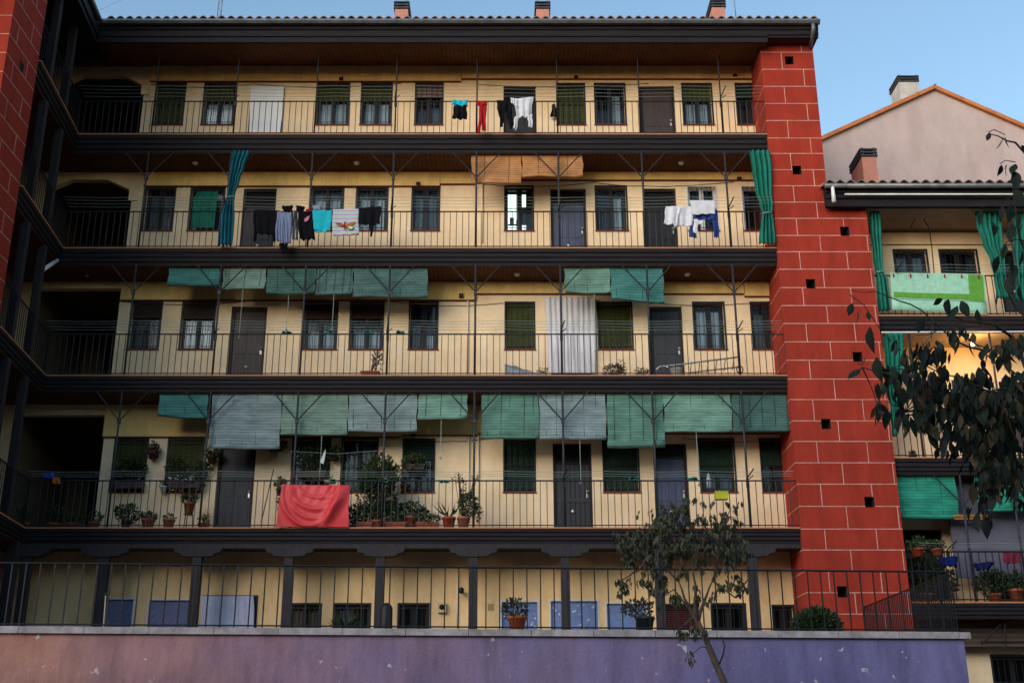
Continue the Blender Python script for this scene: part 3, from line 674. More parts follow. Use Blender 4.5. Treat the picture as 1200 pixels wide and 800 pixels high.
# wall lamp, speaker box, sign on the ground storey
q = MB(); p = P(541, 693, YW); q.tube([(p.x, YW, p.z), (p.x, YW - .16, p.z + .0)], .03, IRON, 8); q.lathe([(0, -.06), (.05, -.05), (.06, .03), (.02, .07), (0, .07)], (p.x, YW - .20, p.z), IRON, 10); q.build('wall_lamp', main)
q = MB(); p = P(518, 712, YW); q.box(p.x - .085, p.x + .085, YW - .10, YW - .002, p.z - .10, p.z + .10, mat('ivory_plastic', (.55, .45, .25), .5)); q.lathe([(0, 0), (.045, 0), (.03, .02), (0, .02)], (0, 0, 0), IRON, 12)
o = q.build('intercom_box', main)
q = MB(); q.lathe([(0, .002), (.045, .002), (.055, .012), (0, .02)], (0, 0, 0), IRON, 12); o2 = q.build('round_grille', o); o2.location = (p.x, YW - .101, p.z + .01); o2.rotation_euler = (R(90), 0, 0)
# remove the stray ring left in the box mesh
me = o.data; bm = bmesh.new(); bm.from_mesh(me); bmesh.ops.delete(bm, geom=[v for v in bm.verts if abs(v.co.x) < .06 and abs(v.co.y) < .06], context='VERTS'); bm.to_mesh(me); bm.free()
q = MB(); p = P(575, 711, YW); q.box(p.x - .06, p.x + .06, YW - .01, YW - .001, p.z - .07, p.z + .07, mat('ochre_vent_plate', (.45, .30, .13), .8)); q.build('air_vent', main)
q = MB(); p = P(232.5, 688, YW); q.box(p.x - .055, p.x + .055, YW - .012, YW - .001, p.z - .08, p.z + .08, BLUEP); q.box(p.x - .05, p.x + .05, YW - .016, YW - .0125, p.z - .025, p.z + .055, mat('yellow_paint', (.55, .33, .02), .6)); q.box(p.x - .014, p.x + .014, YW - .019, YW - .0165, p.z - .002, p.z + .03, IRON); q.build('small_sign', main)
# little star pattern on the second pale-blue panel and the first
rs = random.Random(3)
for px0, px1 in ((648, 699), (590, 628)):
    q = MB()
    for i in range(26):
        X = PX(rs.uniform(px0, px1), 720, YW); Z = rs.uniform(2.3, 2.95); r_ = rs.uniform(.012, .03)
        q.poly([(X - r_, Z), (X, Z - r_), (X + r_, Z), (X, Z + r_)], YW + .034, YW + .037, FRAMEW)
    q.build('window_sticker', main)
finish(main)

# ================================================================ LEFT WING
wing = thing('side_wing', 'dark galleried wing at the far left with a red rendered corner pier', 'building')
YP0, YP1, XP = 19.5, 20.9, -9.6
pr = MB()
pr.prism([(-16, YP0), (XP, YP0), (XP, YP1), (-16, YP1)], -1.6, 18.5, REDW); pier = pr.build('corner_pier', wing)
jj = MB(); z = PZ(18.2, YP0); k = 0
zz = []
while z > 1: zz.append(z); z -= .4225
z = PZ(18.2, YP0) + .4225
while z < 18.4: zz.insert(0, z); z += .4225
for i, z in enumerate(zz):
    jj.box(-16, XP + .004, YP0 - .004, YP0 - .0005, z - .008, z + .008, JOINT); jj.box(XP + .0005, XP + .004, YP0 - .004, YP1, z - .008, z + .008, JOINT)
    y = YP0 + (.35 if i % 2 else .95); jj.box(XP + .0005, XP + .004, y - .008, y + .008, z - .414, z - .008, JOINT)
    for xx in (XP - .45 - (.5 if i % 2 else 0), XP - 1.45 - (.5 if i % 2 else 0)): jj.box(xx - .008, xx + .008, YP0 - .004, YP0 - .0005, z - .414, z - .008, JOINT)
jj.build('joint_lines', pier)
h = MB(); p = P(23.5, 83, YP1 - .55); h.box(XP - .2, XP + .005, YP0 + .62, YP0 + .80, p.z - .1, p.z + .1, DARKI); h.build('putlog_hole', pier)
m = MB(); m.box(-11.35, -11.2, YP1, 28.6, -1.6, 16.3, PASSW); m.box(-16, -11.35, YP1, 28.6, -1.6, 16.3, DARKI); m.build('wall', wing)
for fl in (4, 3, 2, 1):
    f = FL[fl]; s = MB(); a, b_ = wingx(24.0), wingx(YP1)
    h_ = f['z'] - .03 - f['zb']
    for (off, t0, t1) in ((.05, 0, .22), (.02, .22, .52), (-.01, .52, .8), (-.045, .8, 1)):
        s.prism([(-11.2, YP1), (b_ + off, YP1), (a + off, 24.0), (-11.2, 24.0)], f['z'] - .03 - h_ * t1, f['z'] - .03 - h_ * t0, FASC)
    s.prism([(-11.2, YP1), (b_ + .065, YP1), (a + .065, 24.0), (-11.2, 24.0)], f['z'] - .029, f['z'], TILEF)
    s.prism([(-11.2, 24.0), (a - .02, 24.0), (a - .02, 25.0), (-11.2, 25.0)], f['zb'], f['z'], FASC)
    s.prism([(-11.19, YP1 + .01), (b_ - .06, YP1 + .01), (a - .06, 24.99), (-11.19, 24.99)], f['zb'] - .012, f['zb'] - .003, SOFF)
    o = s.build('gallery', wing)
    r_ = MB(); railing(r_, [(wingx(24.0), 24.0), (wingx(YP1), YP1)], f['z'], RAILZ[fl], IRON, .12); r_.build('railing', o)
    up = FL[fl + 1]['zb'] if fl < 4 else 15.7
    for y in (21.75, 22.95):
        p = MB(); x = wingx(y) - .06; p.box(x - .075, x + .075, y - .075, y + .075, f['z'], up - .012, POSTW); p.build('timber_post', o)
    for yy in (21.3, 22.9):
        q = MB(); q.box(-11.2, -11.13, yy, yy + .85, f['z'] + .0, f['z'] + 2.05, DBLK); q.box(-11.2, -11.11, yy - .06, yy, f['z'], f['z'] + 2.1, FRAMED); q.box(-11.2, -11.11, yy + .85, yy + .91, f['z'], f['z'] + 2.1, FRAMED); q.build('door', wing)
p = MB()
for y in (22.3, 23.85):
    x = wingx(y) - .1; p.box(x - .1, x + .1, y - .1, y + .1, -1.6, FL[1]['zb'], POSTW)
p.build('timber_post', wing)
r_ = MB()
def ex(Y): return -9.52 + .089 * (23.5 - Y)
r_.prism([(-16, 16), (ex(16), 16), (ex(23.5), 23.5), (ex(23.5), 24.4), (-16, 24.4)], zr1 - .16, zr1, FASC)
r_.prism([(-16, 16), (ex(16) - .03, 16), (ex(23.5) - .03, 24.4), (-16, 24.4)], zr1 - .36, zr1 - .16, FASC)
r_.prism([(-16, 16), (ex(16) - .07, 16), (ex(23.5) - .07, 24.4), (-16, 24.4)], zr0, zr1 - .36, FASC)
r_.add([(ex(16) - .1, 16, zr1 + .02), (ex(23.5) - .1, 23.5, zr1 + .02), (-14, 28, zr1 + 1.3), (-16, 16, zr1 + 1.8)], [(0, 1, 2, 3)], TERRA)
rw = r_.build('roof', wing)
gq = MB(); gq.tube([(ex(15.9) + .07, 15.9, zr1 - .03), (ex(23.4) + .07, 23.36, zr1 - .03)], .07, ZINC, 8); gq.build('gutter', rw)
q = MB(); a = P(49, 317, 23.0); b_ = P(67, 305, 23.9); q.tube([a, b_], .045, WHITEP, 8); q.build('tube_light', wing)
finish(wing)

# ================================================================ RIGHT WING
rw_ = thing('neighbour_building', 'lower cream building on the right with green curtained galleries and tiled eaves', 'building')
XA, XB = RX[2], 16.0
GR = {3: dict(z=PZ(370, YG), zb=PZ(389, YG)), 2: dict(z=PZ(536, YG), zb=PZ(555, YG)), 1: dict(z=PZ(705, YG), zb=PZ(723, YG))}
rails = {3: PZ(323, YG), 2: PZ(486, YG), 1: PZ(646, YG)}
zre, zrt = PZ(240, 23.6), PZ(219, 23.6)
WR = []
def WRx(a, b, t, bt, kind='w', **k):
    y = (t + bt) / 2; WR.append((PX(a, y, YW), PX(b, y, YW), PZ(bt, YW), PZ(t, YW), kind, k))
WRx(1050.5, 1088, 293.5, 345, curt='LR', ctop=.9, cm=CURTG)
WRx(1104.5, 1147, 293.5, 345, curt='L', ctop=.5, cm=CURTG)
WRx(1172, 1208, 293.5, 366, 'd', m=DGRY)
WRx(1120, 1152, 447, 495, blind=SHOL, bfrac=.4)
WRx(1072, 1098, 447, 505, blind=SHOL, bfrac=.9)
WRx(1176, 1212, 447, 530, 'd', m=DBRN)
WRx(1060, 1108, 620, 702, 'd', m=DBLK)
WRx(1160, 1200, 630, 702, blind=SHDG, bfrac=.5)
WRx(1166, 1215, 768, 830, curt='LR', cm=CURTG)
wr = MB(); wr.wall(XA - .02, XB, -1.6, zre + .1, YW, .18, [h[:4] for h in WR], CREAM); wr.build('wall', rw_)
bb = MB(); bb.box(XA, XB, YW + .75, 31, -1.6, zre + .1, DARKI); bb.build('dark_room', rw_)
for X0, X1, z0, z1, kd, k in WR:
    if kd == 'd': door(rw_, X0 + .01, X1 - .01, z0, z1 - .01, **k)
    else: window(rw_, X0, X1, z0, z1, **k)
lines = MB()
for y in (272, 287):
    z = PZ(y, YW); lines.box(XA, XB, YW - .02, YW - .001, z - .01, z + .01, REDTRIM)
lines.build('ledge', rw_)
for fl, pst in ((3, [PX(1195, 345, YG), 13.6]), (2, [8.85, 10.6, 13.2]), (1, [9.55, 10.62, 12.8])):
    f = GR[fl]; ab = GR[fl + 1]['zb'] if fl < 3 else zre
    gallery(rw_, 9, XA, XB, f['z'], f['zb'], rails[fl], [p for p in pst], 'plain' if 0 else 'brace', [], above=ab, soff=SOFFP if fl == 3 else SOFF)
q = MB()     # white curtain rail under the fascias
for z, y in ((PZ(240.5, YG - .1), 0), (PZ(389.5, YG - .12), 0)): q.tube([(XA + .02, YG - .13, z + .0), (XB, YG - .13, z + .04)], .016, WHITEP, 6)
q.build('curtain_rail', rw_)
q = MB(); q.box(XA, XB, 23.7, YW, zre + .02, zre + .05, SOFFP)
q.build('soffit', rw_)
q = MB(); XR0 = PX(967, 225, 23.5)
q.extr([(23.6, zrt), (23.6, zrt - .14), (23.64, zrt - .15), (23.64, zrt - .26), (23.68, zrt - .27), (23.68, zre), (23.8, zre), (23.8, zrt)], XR0 + .05, XB, FASC)
rr_ = q.build('roof', rw_)
q = MB(); q.tube([(XR0, 23.5, zrt - .02), (XB, 23.5, zrt - .02)], .06, ZINC, 8); q.tube([(XR0 + .45, 23.56, zrt - .205), (XB, 23.56, zrt - .205)], .022, WHITEP, 6)
q.tube([(XR0 + .17, 23.48, zrt - .06), (XR0 + .17, 23.48, zrt - .44)], [.035, .05], WHITEP, 8); q.build('gutter', rr_)
tiles(XR0, XB, 23.46, zrt + .03, 29.5, .30, TERRA, par=rr_, pitch=.235)
Yc = 25.6; chimney(rr_, PX(1020, 200, Yc), Yc, PZ(173, Yc), zrt + .3, .36, .9, PINKC, cap=SLATE)
# white shed wall in the lowest gallery
q = MB(); q.box(PX(1117, 640, 24.5), PX(1215, 640, 24.5), 24.5, 24.56, GR[1]['z'] + .55, GR[2]['zb'] - .02, mat('lilac_white_board', (.115, .11, .15), .9)); q.build('white_screen', rw_)
q = MB(); p = P(1139, 606, 24.2); q.box(p.x - .38, p.x + .38, 24.15, 24.3, p.z - .05, p.z + .0, mat('orange_board', (.36, .15, .04), .8)); q.box(p.x - .40, p.x + .36, 24.13, 24.3, p.z + .004, p.z + .05, mat('orange_board', (.36, .15, .04), .8)); q.build('timber_shelf', rw_)
# timber frame and boards below the lowest gallery
q = MB()
for (a, b_) in (((1150, 728), (1200, 728)), ((1150, 752), (1200, 752)), ((1150, 755), (1176, 728)), ((1178, 726), (1178, 760))):
    q.tube([P(*a, 24.3), P(*b_, 24.3)], .022, IRON, 4)
q.build('steel_bracket', rw_)
q = MB(); q.box(XA, XB, 24.6, 24.7, PZ(757, 24.6), GR[1]['zb'] - .02, mat('weathered_boards', (.11, .075, .06), .9, wave=('Z', 3, .4))); q.build('board_panel', rw_)
finish(rw_)
# warm bulb under the second gallery ceiling of the neighbour
lamp = thing('bulb_lamp', 'bare warm bulb glowing under the gallery ceiling behind the leaves', 'lamp')
p = P(1140, 403, 24.3); q = MB(); q.lathe([(0, -.05), (.035, -.035), (.045, 0), (.03, .04), (0, .05)], p, emit('warm_bulb', (1.0, .72, .32), 14), 12); q.build('bulb', lamp)
q = MB(); q.tube([p + Vector((0, 0, .045)), Vector((p.x, p.y, GR[3]['zb'] - .013))], .018, IRON, 6); q.build('socket', lamp)
pl = bpy.data.lights.new('bulb_light', 'POINT'); pl.energy = 18; pl.color = (1.0, .55, .16); pl.shadow_soft_size = .05
po = bpy.data.objects.new('bulb_light', pl); C.objects.link(po); po.location = p + Vector((0, -.25, -.22)); po.parent = lamp
lamp_keep = po
# ================================================================ GABLE HOUSE BEHIND
hs = thing('gable_house', 'tall pink gabled house with orange verge tiles rising behind the tiled eaves', 'house')
YH = 31.0; A = P(1094, 106, YH); dl = P(960, 167, YH); dr = P(1200, 152, YH)
sl = (A.z - dl.z) / (A.x - dl.x); sr = (A.z - dr.z) / (dr.x - A.x)
xl, xr = A.x - 4.6, A.x + 6.5
q = MB(); q.poly([(xl, -1.6), (xr, -1.6), (xr, A.z - sr * (xr - A.x)), (A.x, A.z), (xl, A.z - sl * (A.x - xl))], YH, YH + 12, PINKW); q.build('wall', hs)
q = MB()
for (x0, x1, s_) in ((xl - .1, A.x, -sl), (xr + .1, A.x, -sr)):
    z0 = A.z - abs(s_) * abs(x0 - A.x); n = 9
    for i in range(n):
        a, b_ = i / n, (i + .985) / n
        X0, X1 = x0 + (x1 - x0) * a, x0 + (x1 - x0) * b_; Z0, Z1 = z0 + (A.z - z0) * a, z0 + (A.z - z0) * b_
        q.add([(X0, YH - .12, Z0 + .002), (X1, YH - .12, Z1 + .002), (X1, YH - .12, Z1 + .13), (X0, YH - .12, Z0 + .13), (X0, YH + 12.1, Z0 + .002), (X1, YH + 12.1, Z1 + .002), (X1, YH + 12.1, Z1 + .13), (X0, YH + 12.1, Z0 + .13)],
              [(0,1,2,3),(4,7,6,5),(0,4,5,1),(3,2,6,7),(0,3,7,4),(1,5,6,2)], TERRAO)
ro = q.build('roof', hs)
Yc = 32.5; chimney(ro, PX(1065, 100, Yc), Yc, PZ(88, Yc), A.z - 1.8, .62, .8, WHITEC, cap=SLATE, louv=3)
finish(hs)
bird = MB(); p = P(1094.5, 102.5, YH); bird.tube([p + Vector((-.03, 0, -.02)), p + Vector((.0, 0, .03)), p + Vector((.035, 0, .08)), p + Vector((.06, 0, .10)), p + Vector((.085, 0, .10))], [.012, .04, .03, .024, .004], IRON, 8)
tag(bird.build('bird'), 'tiny dark bird perched on the ridge of the pink gable', 'bird')

# ================================================================ UNSEEN BLOCK ACROSS THE STREET (behind the camera, added to shade the lower storeys)
op = thing('opposite_shade_block', 'unseen brick block added across the street to shade the lower storeys', 'building')
q = MB(); q.wall(-45, 45, -1.6, 11.0, -14.0, -.2, [(-44 + i * 3.2, -42.8 + i * 3.2, z, z + 1.5) for i in range(28) for z in (0, 3, 6)], mat('shade_block_brick', (.16, .10, .075), .9, .2, 2), DARKI, True)
q.box(-45, 45, -26, -14.21, -1.6, 11.0, mat('shade_block_brick', (.16, .10, .075), .9)); q.build('wall', op); q = MB(); q.box(-45.4, 45.4, -26.4, -13.6, 11.0, 11.3, TERRA); q.build('roof', op); finish(op)  # wall and roof of the added shade block

# ================================================================ RETAINING WALL AND ITS RAILING
rt = thing('retaining_wall', 'mauve grey rendered retaining wall with pale stone coping along the foot of the photo', 'wall')
a = P(0, 741, 18.0); b_ = P(1137, 748, 18.95); dx, dy = b_.x - a.x, b_.y - a.y
L_ = (dx * dx + dy * dy) ** .5; ux, uy = dx / L_, dy / L_
x9 = -14.0; y9 = a.y - (a.x - x9) * uy / ux
WL = (x9, y9); WRr = (PX(1136, 742, 18.95), 18.95); zcap = PZ(740.5, 18.95)
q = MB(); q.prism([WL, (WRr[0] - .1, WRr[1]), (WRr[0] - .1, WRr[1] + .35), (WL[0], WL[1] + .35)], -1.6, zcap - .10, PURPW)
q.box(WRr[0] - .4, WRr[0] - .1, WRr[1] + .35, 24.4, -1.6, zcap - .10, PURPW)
q.build('wall', rt)
q = MB(); t = 0.0; LL = math.dist(WL, WRr); stp = .965
while t < LL:
    t1 = min(t + stp - .008, LL); 
    pa = (WL[0] + ux * t, WL[1] + uy * t - .05); pb = (WL[0] + ux * t1, WL[1] + uy * t1 - .05); dz = rng.uniform(-.003, .003)
    q.prism([pa, pb, (pb[0], pb[1] + .46), (pa[0], pa[1] + .46)], zcap - .10, zcap + dz, CAPS); t += stp
q.box(WRr[0] - .45, WRr[0] - .05, WRr[1] + .42, 24.35, zcap - .10, zcap, CAPS)
q.build('coping', rt); finish(rt)
# chipped spots of pale render
fr = MB(); zt = PZ(661, 18.3)
def onw(t): return (WL[0] + ux * t, WL[1] + uy * t + .16)
# main run: bars every .3 m, as the photo shows; dense return along the side
railing(fr, [onw(0), onw(LL - .12)], zcap - .0, zt, IRON, .215, .0095)
tag(fr.build('terrace_railing'), 'long black railing with thin bars standing on the pale coping', 'railing')
fr = MB(); ex_ = onw(LL - .12); railing(fr, [(ex_[0], ex_[1] + .12), (ex_[0], 24.2)], zcap, zt - .01, IRON, .10, .008)
tag(fr.build('side_railing'), 'close barred railing running back from the end of the coping to the red tower', 'railing')
# ================================================================ ROLLER BLINDS
def blindmat(name, col, tr=.3):
    return mat('slats_' + name, col, 0.8, 0.22, 2.5, wave=('Z', 5.0, 0.34), grime=.34, gs=(.7, 1, 5), translucent=tr, stretch=(1.2, 1, 3.5), col2=tuple(v * .66 for v in col))
BM_ = dict(mint=blindmat('mint', (.29, .54, .44)), green=blindmat('green', (.19, .41, .33)), dark=blindmat('dark', (.11, .25, .23)), teal=blindmat('teal', (.11, .38, .36)),
           grey=blindmat('grey', (.40, .52, .55)), pale=blindmat('pale', (.34, .52, .43)), slate=blindmat('slate', (.14, .28, .27)), bamb=BAMB, leaf=blindmat('leaf', (.035, .42, .29), .2))
CORD = mat('pale_cord', (.35, .42, .38), .8)
def blind(x0, x1, yt, yb, m, label, grp, skew=0, Y=24.16, roll=.035, cordlen=.0, yb2=None, ribs=3):
    t = thing('roller_blind', label, 'blind', grp)
    zt = PZ(yt, Y); X0 = PX(x0, (yt + yb) / 2, Y); X1 = PX(x1, (yt + yb) / 2, Y)
    zl = PZ(yb, Y); zr = PZ(yb2 if yb2 else yb, Y)
    q = MB(); n = 20; ph = rng.random() * 6
    def fn(u, v):
        zb_ = zl + (zr - zl) * u; bow = .010 * math.sin(3.14 * u) ; 
        return (X0 + (X1 - X0) * u + .010 * math.sin(9 * v + ph), Y + (.028 * math.sin(5 * u + ph) + .012 * math.sin(13 * u + 4 * v + ph)) * v + .03 * math.sin(3 * v + ph) * v, zt + (zb_ - zt) * v - bow * v)
    q.grid(fn, n, 14, m, False)
    o = q.build('slat_panel', t); md = o.modifiers.new('thickness', 'SOLIDIFY'); md.thickness = .008
    q = MB(); q.box(X0 - .015, X1 + .015, Y - .02, Y + .02, zt, zt + .025, m); q.build('head_rail', t)
    q = MB()
    for k in range(8):
        a = 6.283 * k / 8
    pts = [Vector(fn(i / 8, 1)) + Vector((0, .0, -roll * .7)) for i in range(9)]
    q.tube(pts, roll, m, 10); q.build('rolled_hem', t)
    q = MB()
    for i in range(ribs):
        u = (i + .5) / ribs + rng.uniform(-.05, .05)
        a, b_ = Vector(fn(u, 0)), Vector(fn(u, 1)); q.tube([a + Vector((0, -.012, 0)), b_ + Vector((0, -.014, 0))], .004, IRON, 4)
    if cordlen:
        u = .5 + rng.uniform(-.1, .15); b_ = Vector(fn(u, 1)); q.tube([b_, b_ + Vector((0, -.02, -cordlen))], .006, CORD, 4); q.lathe([(0, -.03), (.03, -.02), (.02, .03), (0, .035)], b_ + Vector((0, -.02, -cordlen)), ROPE, 6)
    q.build('cord', t)
    finish(t); return t
G2, G1, G3 = 'roller blinds under the third gallery floor', 'roller blinds under the second gallery floor', 'orange bamboo blinds'
blind(198, 257.5, 312, 331, BM_['teal'], 'short teal blind, leftmost of the upper row of roller blinds', G2, roll=.05)
blind(261.5, 311.5, 312, 337, BM_['pale'], 'pale green blind beside the short teal one in the upper row', G2, roll=.03, cordlen=1.2)
blind(312.5, 370, 313, 341, BM_['dark'], 'dark green blind rolled beside the wide lattice shaded blind', G2, cordlen=.9)
blind(371, 413.5, 313, 343, BM_['slate'], 'narrow slate green blind in the middle of the upper row', G2, ribs=5, cordlen=.9)
blind(414.5, 501, 313, 345, BM_['slate'], 'widest slate green blind at the right end of the long upper row', G2, ribs=9, cordlen=1.1)
blind(661.5, 715, 314, 340, BM_['mint'], 'mint green blind above the hanging white door curtain', G2, cordlen=1.4)
blind(716, 777.5, 315, 347, BM_['teal'], 'teal blind hanging with a crooked lower edge above the dark door', G2, yb2=351.5, ribs=4)
blind(186.5, 243.5, 461, 483.5, BM_['teal'], 'short teal blind, leftmost of the lower row of roller blinds', G1, yb2=486, roll=.045)
blind(247.5, 329, 461, 521, BM_['grey'], 'longest pale grey blind over the first gallery glass door', G1, ribs=5, roll=.05)
blind(330.5, 407.5, 461, 506, BM_['pale'], 'pale green blind above the pink cloth on the railing', G1, cordlen=1.5)
blind(408.5, 488.5, 461, 502, BM_['grey'], 'grey blue blind above the tall leafy shrub', G1, ribs=5)
blind(490, 547.5, 461, 488.5, BM_['mint'], 'short mint blind beside the open bay with no blind', G1, cordlen=.9)
blind(564.5, 631.5, 461, 511, BM_['green'], 'green blind just right of the open bay in the lower row', G1, ribs=5)
blind(632.5, 710, 461, 511.5, BM_['grey'], 'grey blue blind hanging above the planked door', G1, ribs=5, cordlen=1.0)
blind(711.5, 777.5, 461, 517, BM_['green'], 'dark green blind with a thick pale roll at its lower edge', G1, roll=.085, ribs=4)
blind(778, 857, 461, 503, BM_['mint'], 'mint blind above the green shaded window near the tower', G1, ribs=4, cordlen=1.2)
blind(858, 926, 461, 502, BM_['dark'], 'dark green blind right against the red tower', G1, ribs=5, roll=.05)
blind(552.5, 611, 181, 213, BAMB, 'left orange bamboo blind, hanging lower than its neighbour', G3, ribs=2)
blind(612, 683, 181, 205, BAMB, 'right orange bamboo blind, the shallower one', G3, ribs=2)
GN = 'green blinds of the neighbour building'
blind(1050.5, 1121.5, 556, 603, BM_['leaf'], 'bright green blind in the lowest neighbour gallery beside the tower', GN, roll=.05, ribs=5)
blind(1143.5, 1215, 556, 596, BM_['leaf'], 'bright green blind partly behind the hanging tree leaves', GN, ribs=5)

# ================================================================ HANGING CLOTH
def clothgrid(q, tl, tr, br, bl, Y, m, folds=3, amp=.03, ph=0, nx=22, nz=14, sag=0, pin=0.25):
    a, b_, c, d = [P(x, y, Y) for x, y in (tl, tr, br, bl)]
    def fn(u, v):
        top = a.lerp(b_, u); bot = d.lerp(c, u); p = top.lerp(bot, v)
        k = (pin + (1 - pin) * v)
        y = -amp * (math.sin(6.283 * folds * u + ph) * .6 + math.sin(6.283 * folds * .43 * u + ph * 2 + 1.5 * v) * .5) * k
        z = -sag * math.sin(3.1416 * u) * (1 - v) + .012 * math.sin(6.283 * folds * u + 1) * v
        return (p.x + .008 * math.sin(8 * v + ph), p.y + y, p.z + z)
    q.grid(fn, nx, nz, m)
def garment(name, label, cat, grp, patches, m, Y=23.72, folds=2.6, amp=.042, thick=.012, parent=None, nx=26):
    q = MB()
    for k, p_ in enumerate(patches):
        mm = p_[4] if len(p_) > 4 else m
        clothgrid(q, *p_[:4], Y - .004 * k, mm, folds=folds, amp=amp, ph=rng.random() * 6, nx=nx)
    o = q.build(name, parent); md = o.modifiers.new('thickness', 'SOLIDIFY'); md.thickness = thick
    if label: tag(o, label, cat, grp)
    if grp and Y < 24:
        pg = MB(); a, b_ = P(*patches[0][0], Y - .02), P(*patches[0][1], Y - .02)
        for u in (.08, .92) if (b_ - a).length < .35 else (.06, .5, .94):
            c = a.lerp(b_, u); pg.box(c.x - .010, c.x + .010, c.y - .02, c.y + .02, c.z - .03, c.z + .045, PEGC[rng.randrange(3)])
        pg.build('peg', o)
    return o
PEGC = [mat('wooden_peg', (.45, .32, .18), .7), mat('red_peg', (.4, .03, .03), .6), mat('blue_peg', (.05, .15, .4), .6)]
L4, L3, L3R = 'washing on the top gallery line', 'washing on the third gallery line', 'white washing on the third gallery line'
CY_ = cloth('cyan', (.02, .42, .55)); RD = cloth('red', (.36, .015, .02)); WH = cloth('white', (.62, .62, .68)); DN = cloth('denim', (.025, .05, .20)); GB = cloth('grey_blue', (.20, .24, .38))
t = thing('shorts', 'black shorts with a bright cyan waistband on the top line', 'shorts', L4)
garment('legs', None, None, None, [[(532, 123), (547, 123), (547.5, 140), (530, 139.5)]], BLACKC, 23.73, parent=t); garment('waistband', None, None, None, [[(530, 117.5), (548, 118), (547.5, 124.5), (530, 124)]], CY_, 23.71, parent=t); finish(t)
garment('leggings', 'dark red leggings bunched over the top line', 'leggings', L4, [[(557.5, 118.5), (572, 118.5), (570, 124), (560, 125)], [(561.5, 123), (570, 123), (568.5, 154), (565.5, 154)], [(562, 124), (566.5, 124), (563, 157), (559.5, 156)]], RD, folds=1.5)
garment('trousers', 'black trousers hanging left of the white blouse', 'trousers', L4, [[(582, 118), (601, 118), (599.5, 132), (584, 132)], [(584, 131), (591, 131), (589.5, 149), (587, 149)], [(592, 131), (600, 131), (602, 150), (597.5, 152)]], BLACKC)
garment('blouse', 'white blouse with hanging sleeves on the top line', 'blouse', L4, [[(603, 116), (625, 114), (622, 138), (605, 138)], [(598.5, 115), (605, 116), (606, 126), (600, 122)], [(603, 137), (608.5, 137), (605, 153), (601.5, 151)], [(618, 136), (624, 134), (624, 150), (619.5, 149)]], WH, 23.68)
garment('folded_umbrella', 'small black folded umbrella hanging by the olive window blind', 'umbrella', None, [[(648.3, 123), (650, 123), (651.5, 137), (645.5, 137)]], BLACKC, Y=24.9, folds=3, amp=.03, thick=.03)
garment('tee_shirt', 'large black shirt, leftmost of the washing on the third line', 'shirt', L3, [[(299, 246), (328, 247), (322, 275), (300, 274)], [(297, 247), (303, 247), (300, 283), (297.5, 282)], [(318, 272), (324, 272), (323, 284), (319.5, 283)]], BLACKC)
garment('jeans', 'grey blue jeans hanging beside the large black shirt', 'trousers', L3, [[(326, 248), (342, 250), (340.5, 285), (333, 286)], [(325, 249), (333, 250), (333, 285), (323, 282)]], GB, 23.70, folds=3)
garment('stocking', 'black stocking bundle hanging below the grey blue jeans', 'stocking', L3, [[(327, 285), (338, 285), (336.5, 292), (328, 292)], [(331, 291), (334, 291), (333, 296), (331, 296)]], BLACKC, 23.74)
DOT = mat('spotted_cloth', (.05, .05, .07), .9)
n_ = DOT.node_tree.nodes; l_ = DOT.node_tree.links; vo = n_.new('ShaderNodeTexVoronoi'); vo.inputs['Scale'].default_value = 24; vo.inputs['Randomness'].default_value = .1; cr = n_.new('ShaderNodeValToRGB'); cr.color_ramp.interpolation = 'CONSTANT'
cr.color_ramp.elements[0].color = (.55, .55, .58, 1); cr.color_ramp.elements[1].position = .32; cr.color_ramp.elements[1].color = (.02, .02, .03, 1); tcn = n_.new('ShaderNodeTexCoord'); l_.new(tcn.outputs['Object'], vo.inputs[0]); l_.new(vo.outputs['Distance'], cr.inputs[0]); l_.new(cr.outputs[0], n_['Principled BSDF'].inputs['Base Color'])
garment('spotted_skirt', 'narrow white spotted black skirt between jeans and patterned tee', 'skirt', L3, [[(341, 247), (349, 247), (350, 282), (342, 280)]], DOT, 23.71)
garment('trousers', 'dark folded trousers showing above the spotted skirt on the line', 'trousers', L3, [[(330, 241.5), (343, 241), (342, 250), (333, 249)], [(347, 241), (357, 242), (356, 249), (348, 249)]], BLACKC, 23.86)
t = thing('tee_shirt', 'black tee shirt with a small pink print', 'shirt', L3)
garment('shirt_body', None, None, None, [[(349, 248), (366, 248), (368.5, 281), (351, 281)]], BLACKC, 23.72, parent=t)
q = MB(); p = P(359, 256.5, 23.65); q.poly([(p.x - .03, p.z - .07), (p.x + .04, p.z - .03), (p.x + .07, p.z + .08), (p.x + .01, p.z + .06), (p.x - .05, p.z - .01)], 23.66, 23.665, cloth('pink', (.55, .20, .35))); q.build('print', t); finish(t)
garment('red_cloth', 'scrap of red cloth on the line above the black tee', 'cloth', L3, [[(358.5, 245), (365, 245), (364.5, 249), (359, 249)]], RD, 23.69)
garment('cyan_shirt', 'bright cyan shirt on the third gallery line', 'shirt', L3, [[(366.5, 246.5), (389.5, 247), (387, 271), (365, 269)], [(369, 268), (384, 269), (382, 273), (370, 272)]], CY_, 23.70, folds=1.5)
STR = mat('striped_cloth', (.45, .36, .50), .9)
n_ = STR.node_tree.nodes; l_ = STR.node_tree.links; wv = n_.new('ShaderNodeTexWave'); wv.bands_direction = 'Z'; wv.inputs['Scale'].default_value = 3.2; wv.inputs['Distortion'].default_value = .6; cr = n_.new('ShaderNodeValToRGB')
e = cr.color_ramp.elements; e[0].color = (.34, .22, .42, 1); e[1].color = (.30, .50, .44, 1); e.new(.45).color = (.60, .56, .58, 1); tcn = n_.new('ShaderNodeTexCoord'); l_.new(tcn.outputs['Object'], wv.inputs[0]); l_.new(wv.outputs[0], cr.inputs[0]); l_.new(cr.outputs[0], n_['Principled BSDF'].inputs['Base Color'])
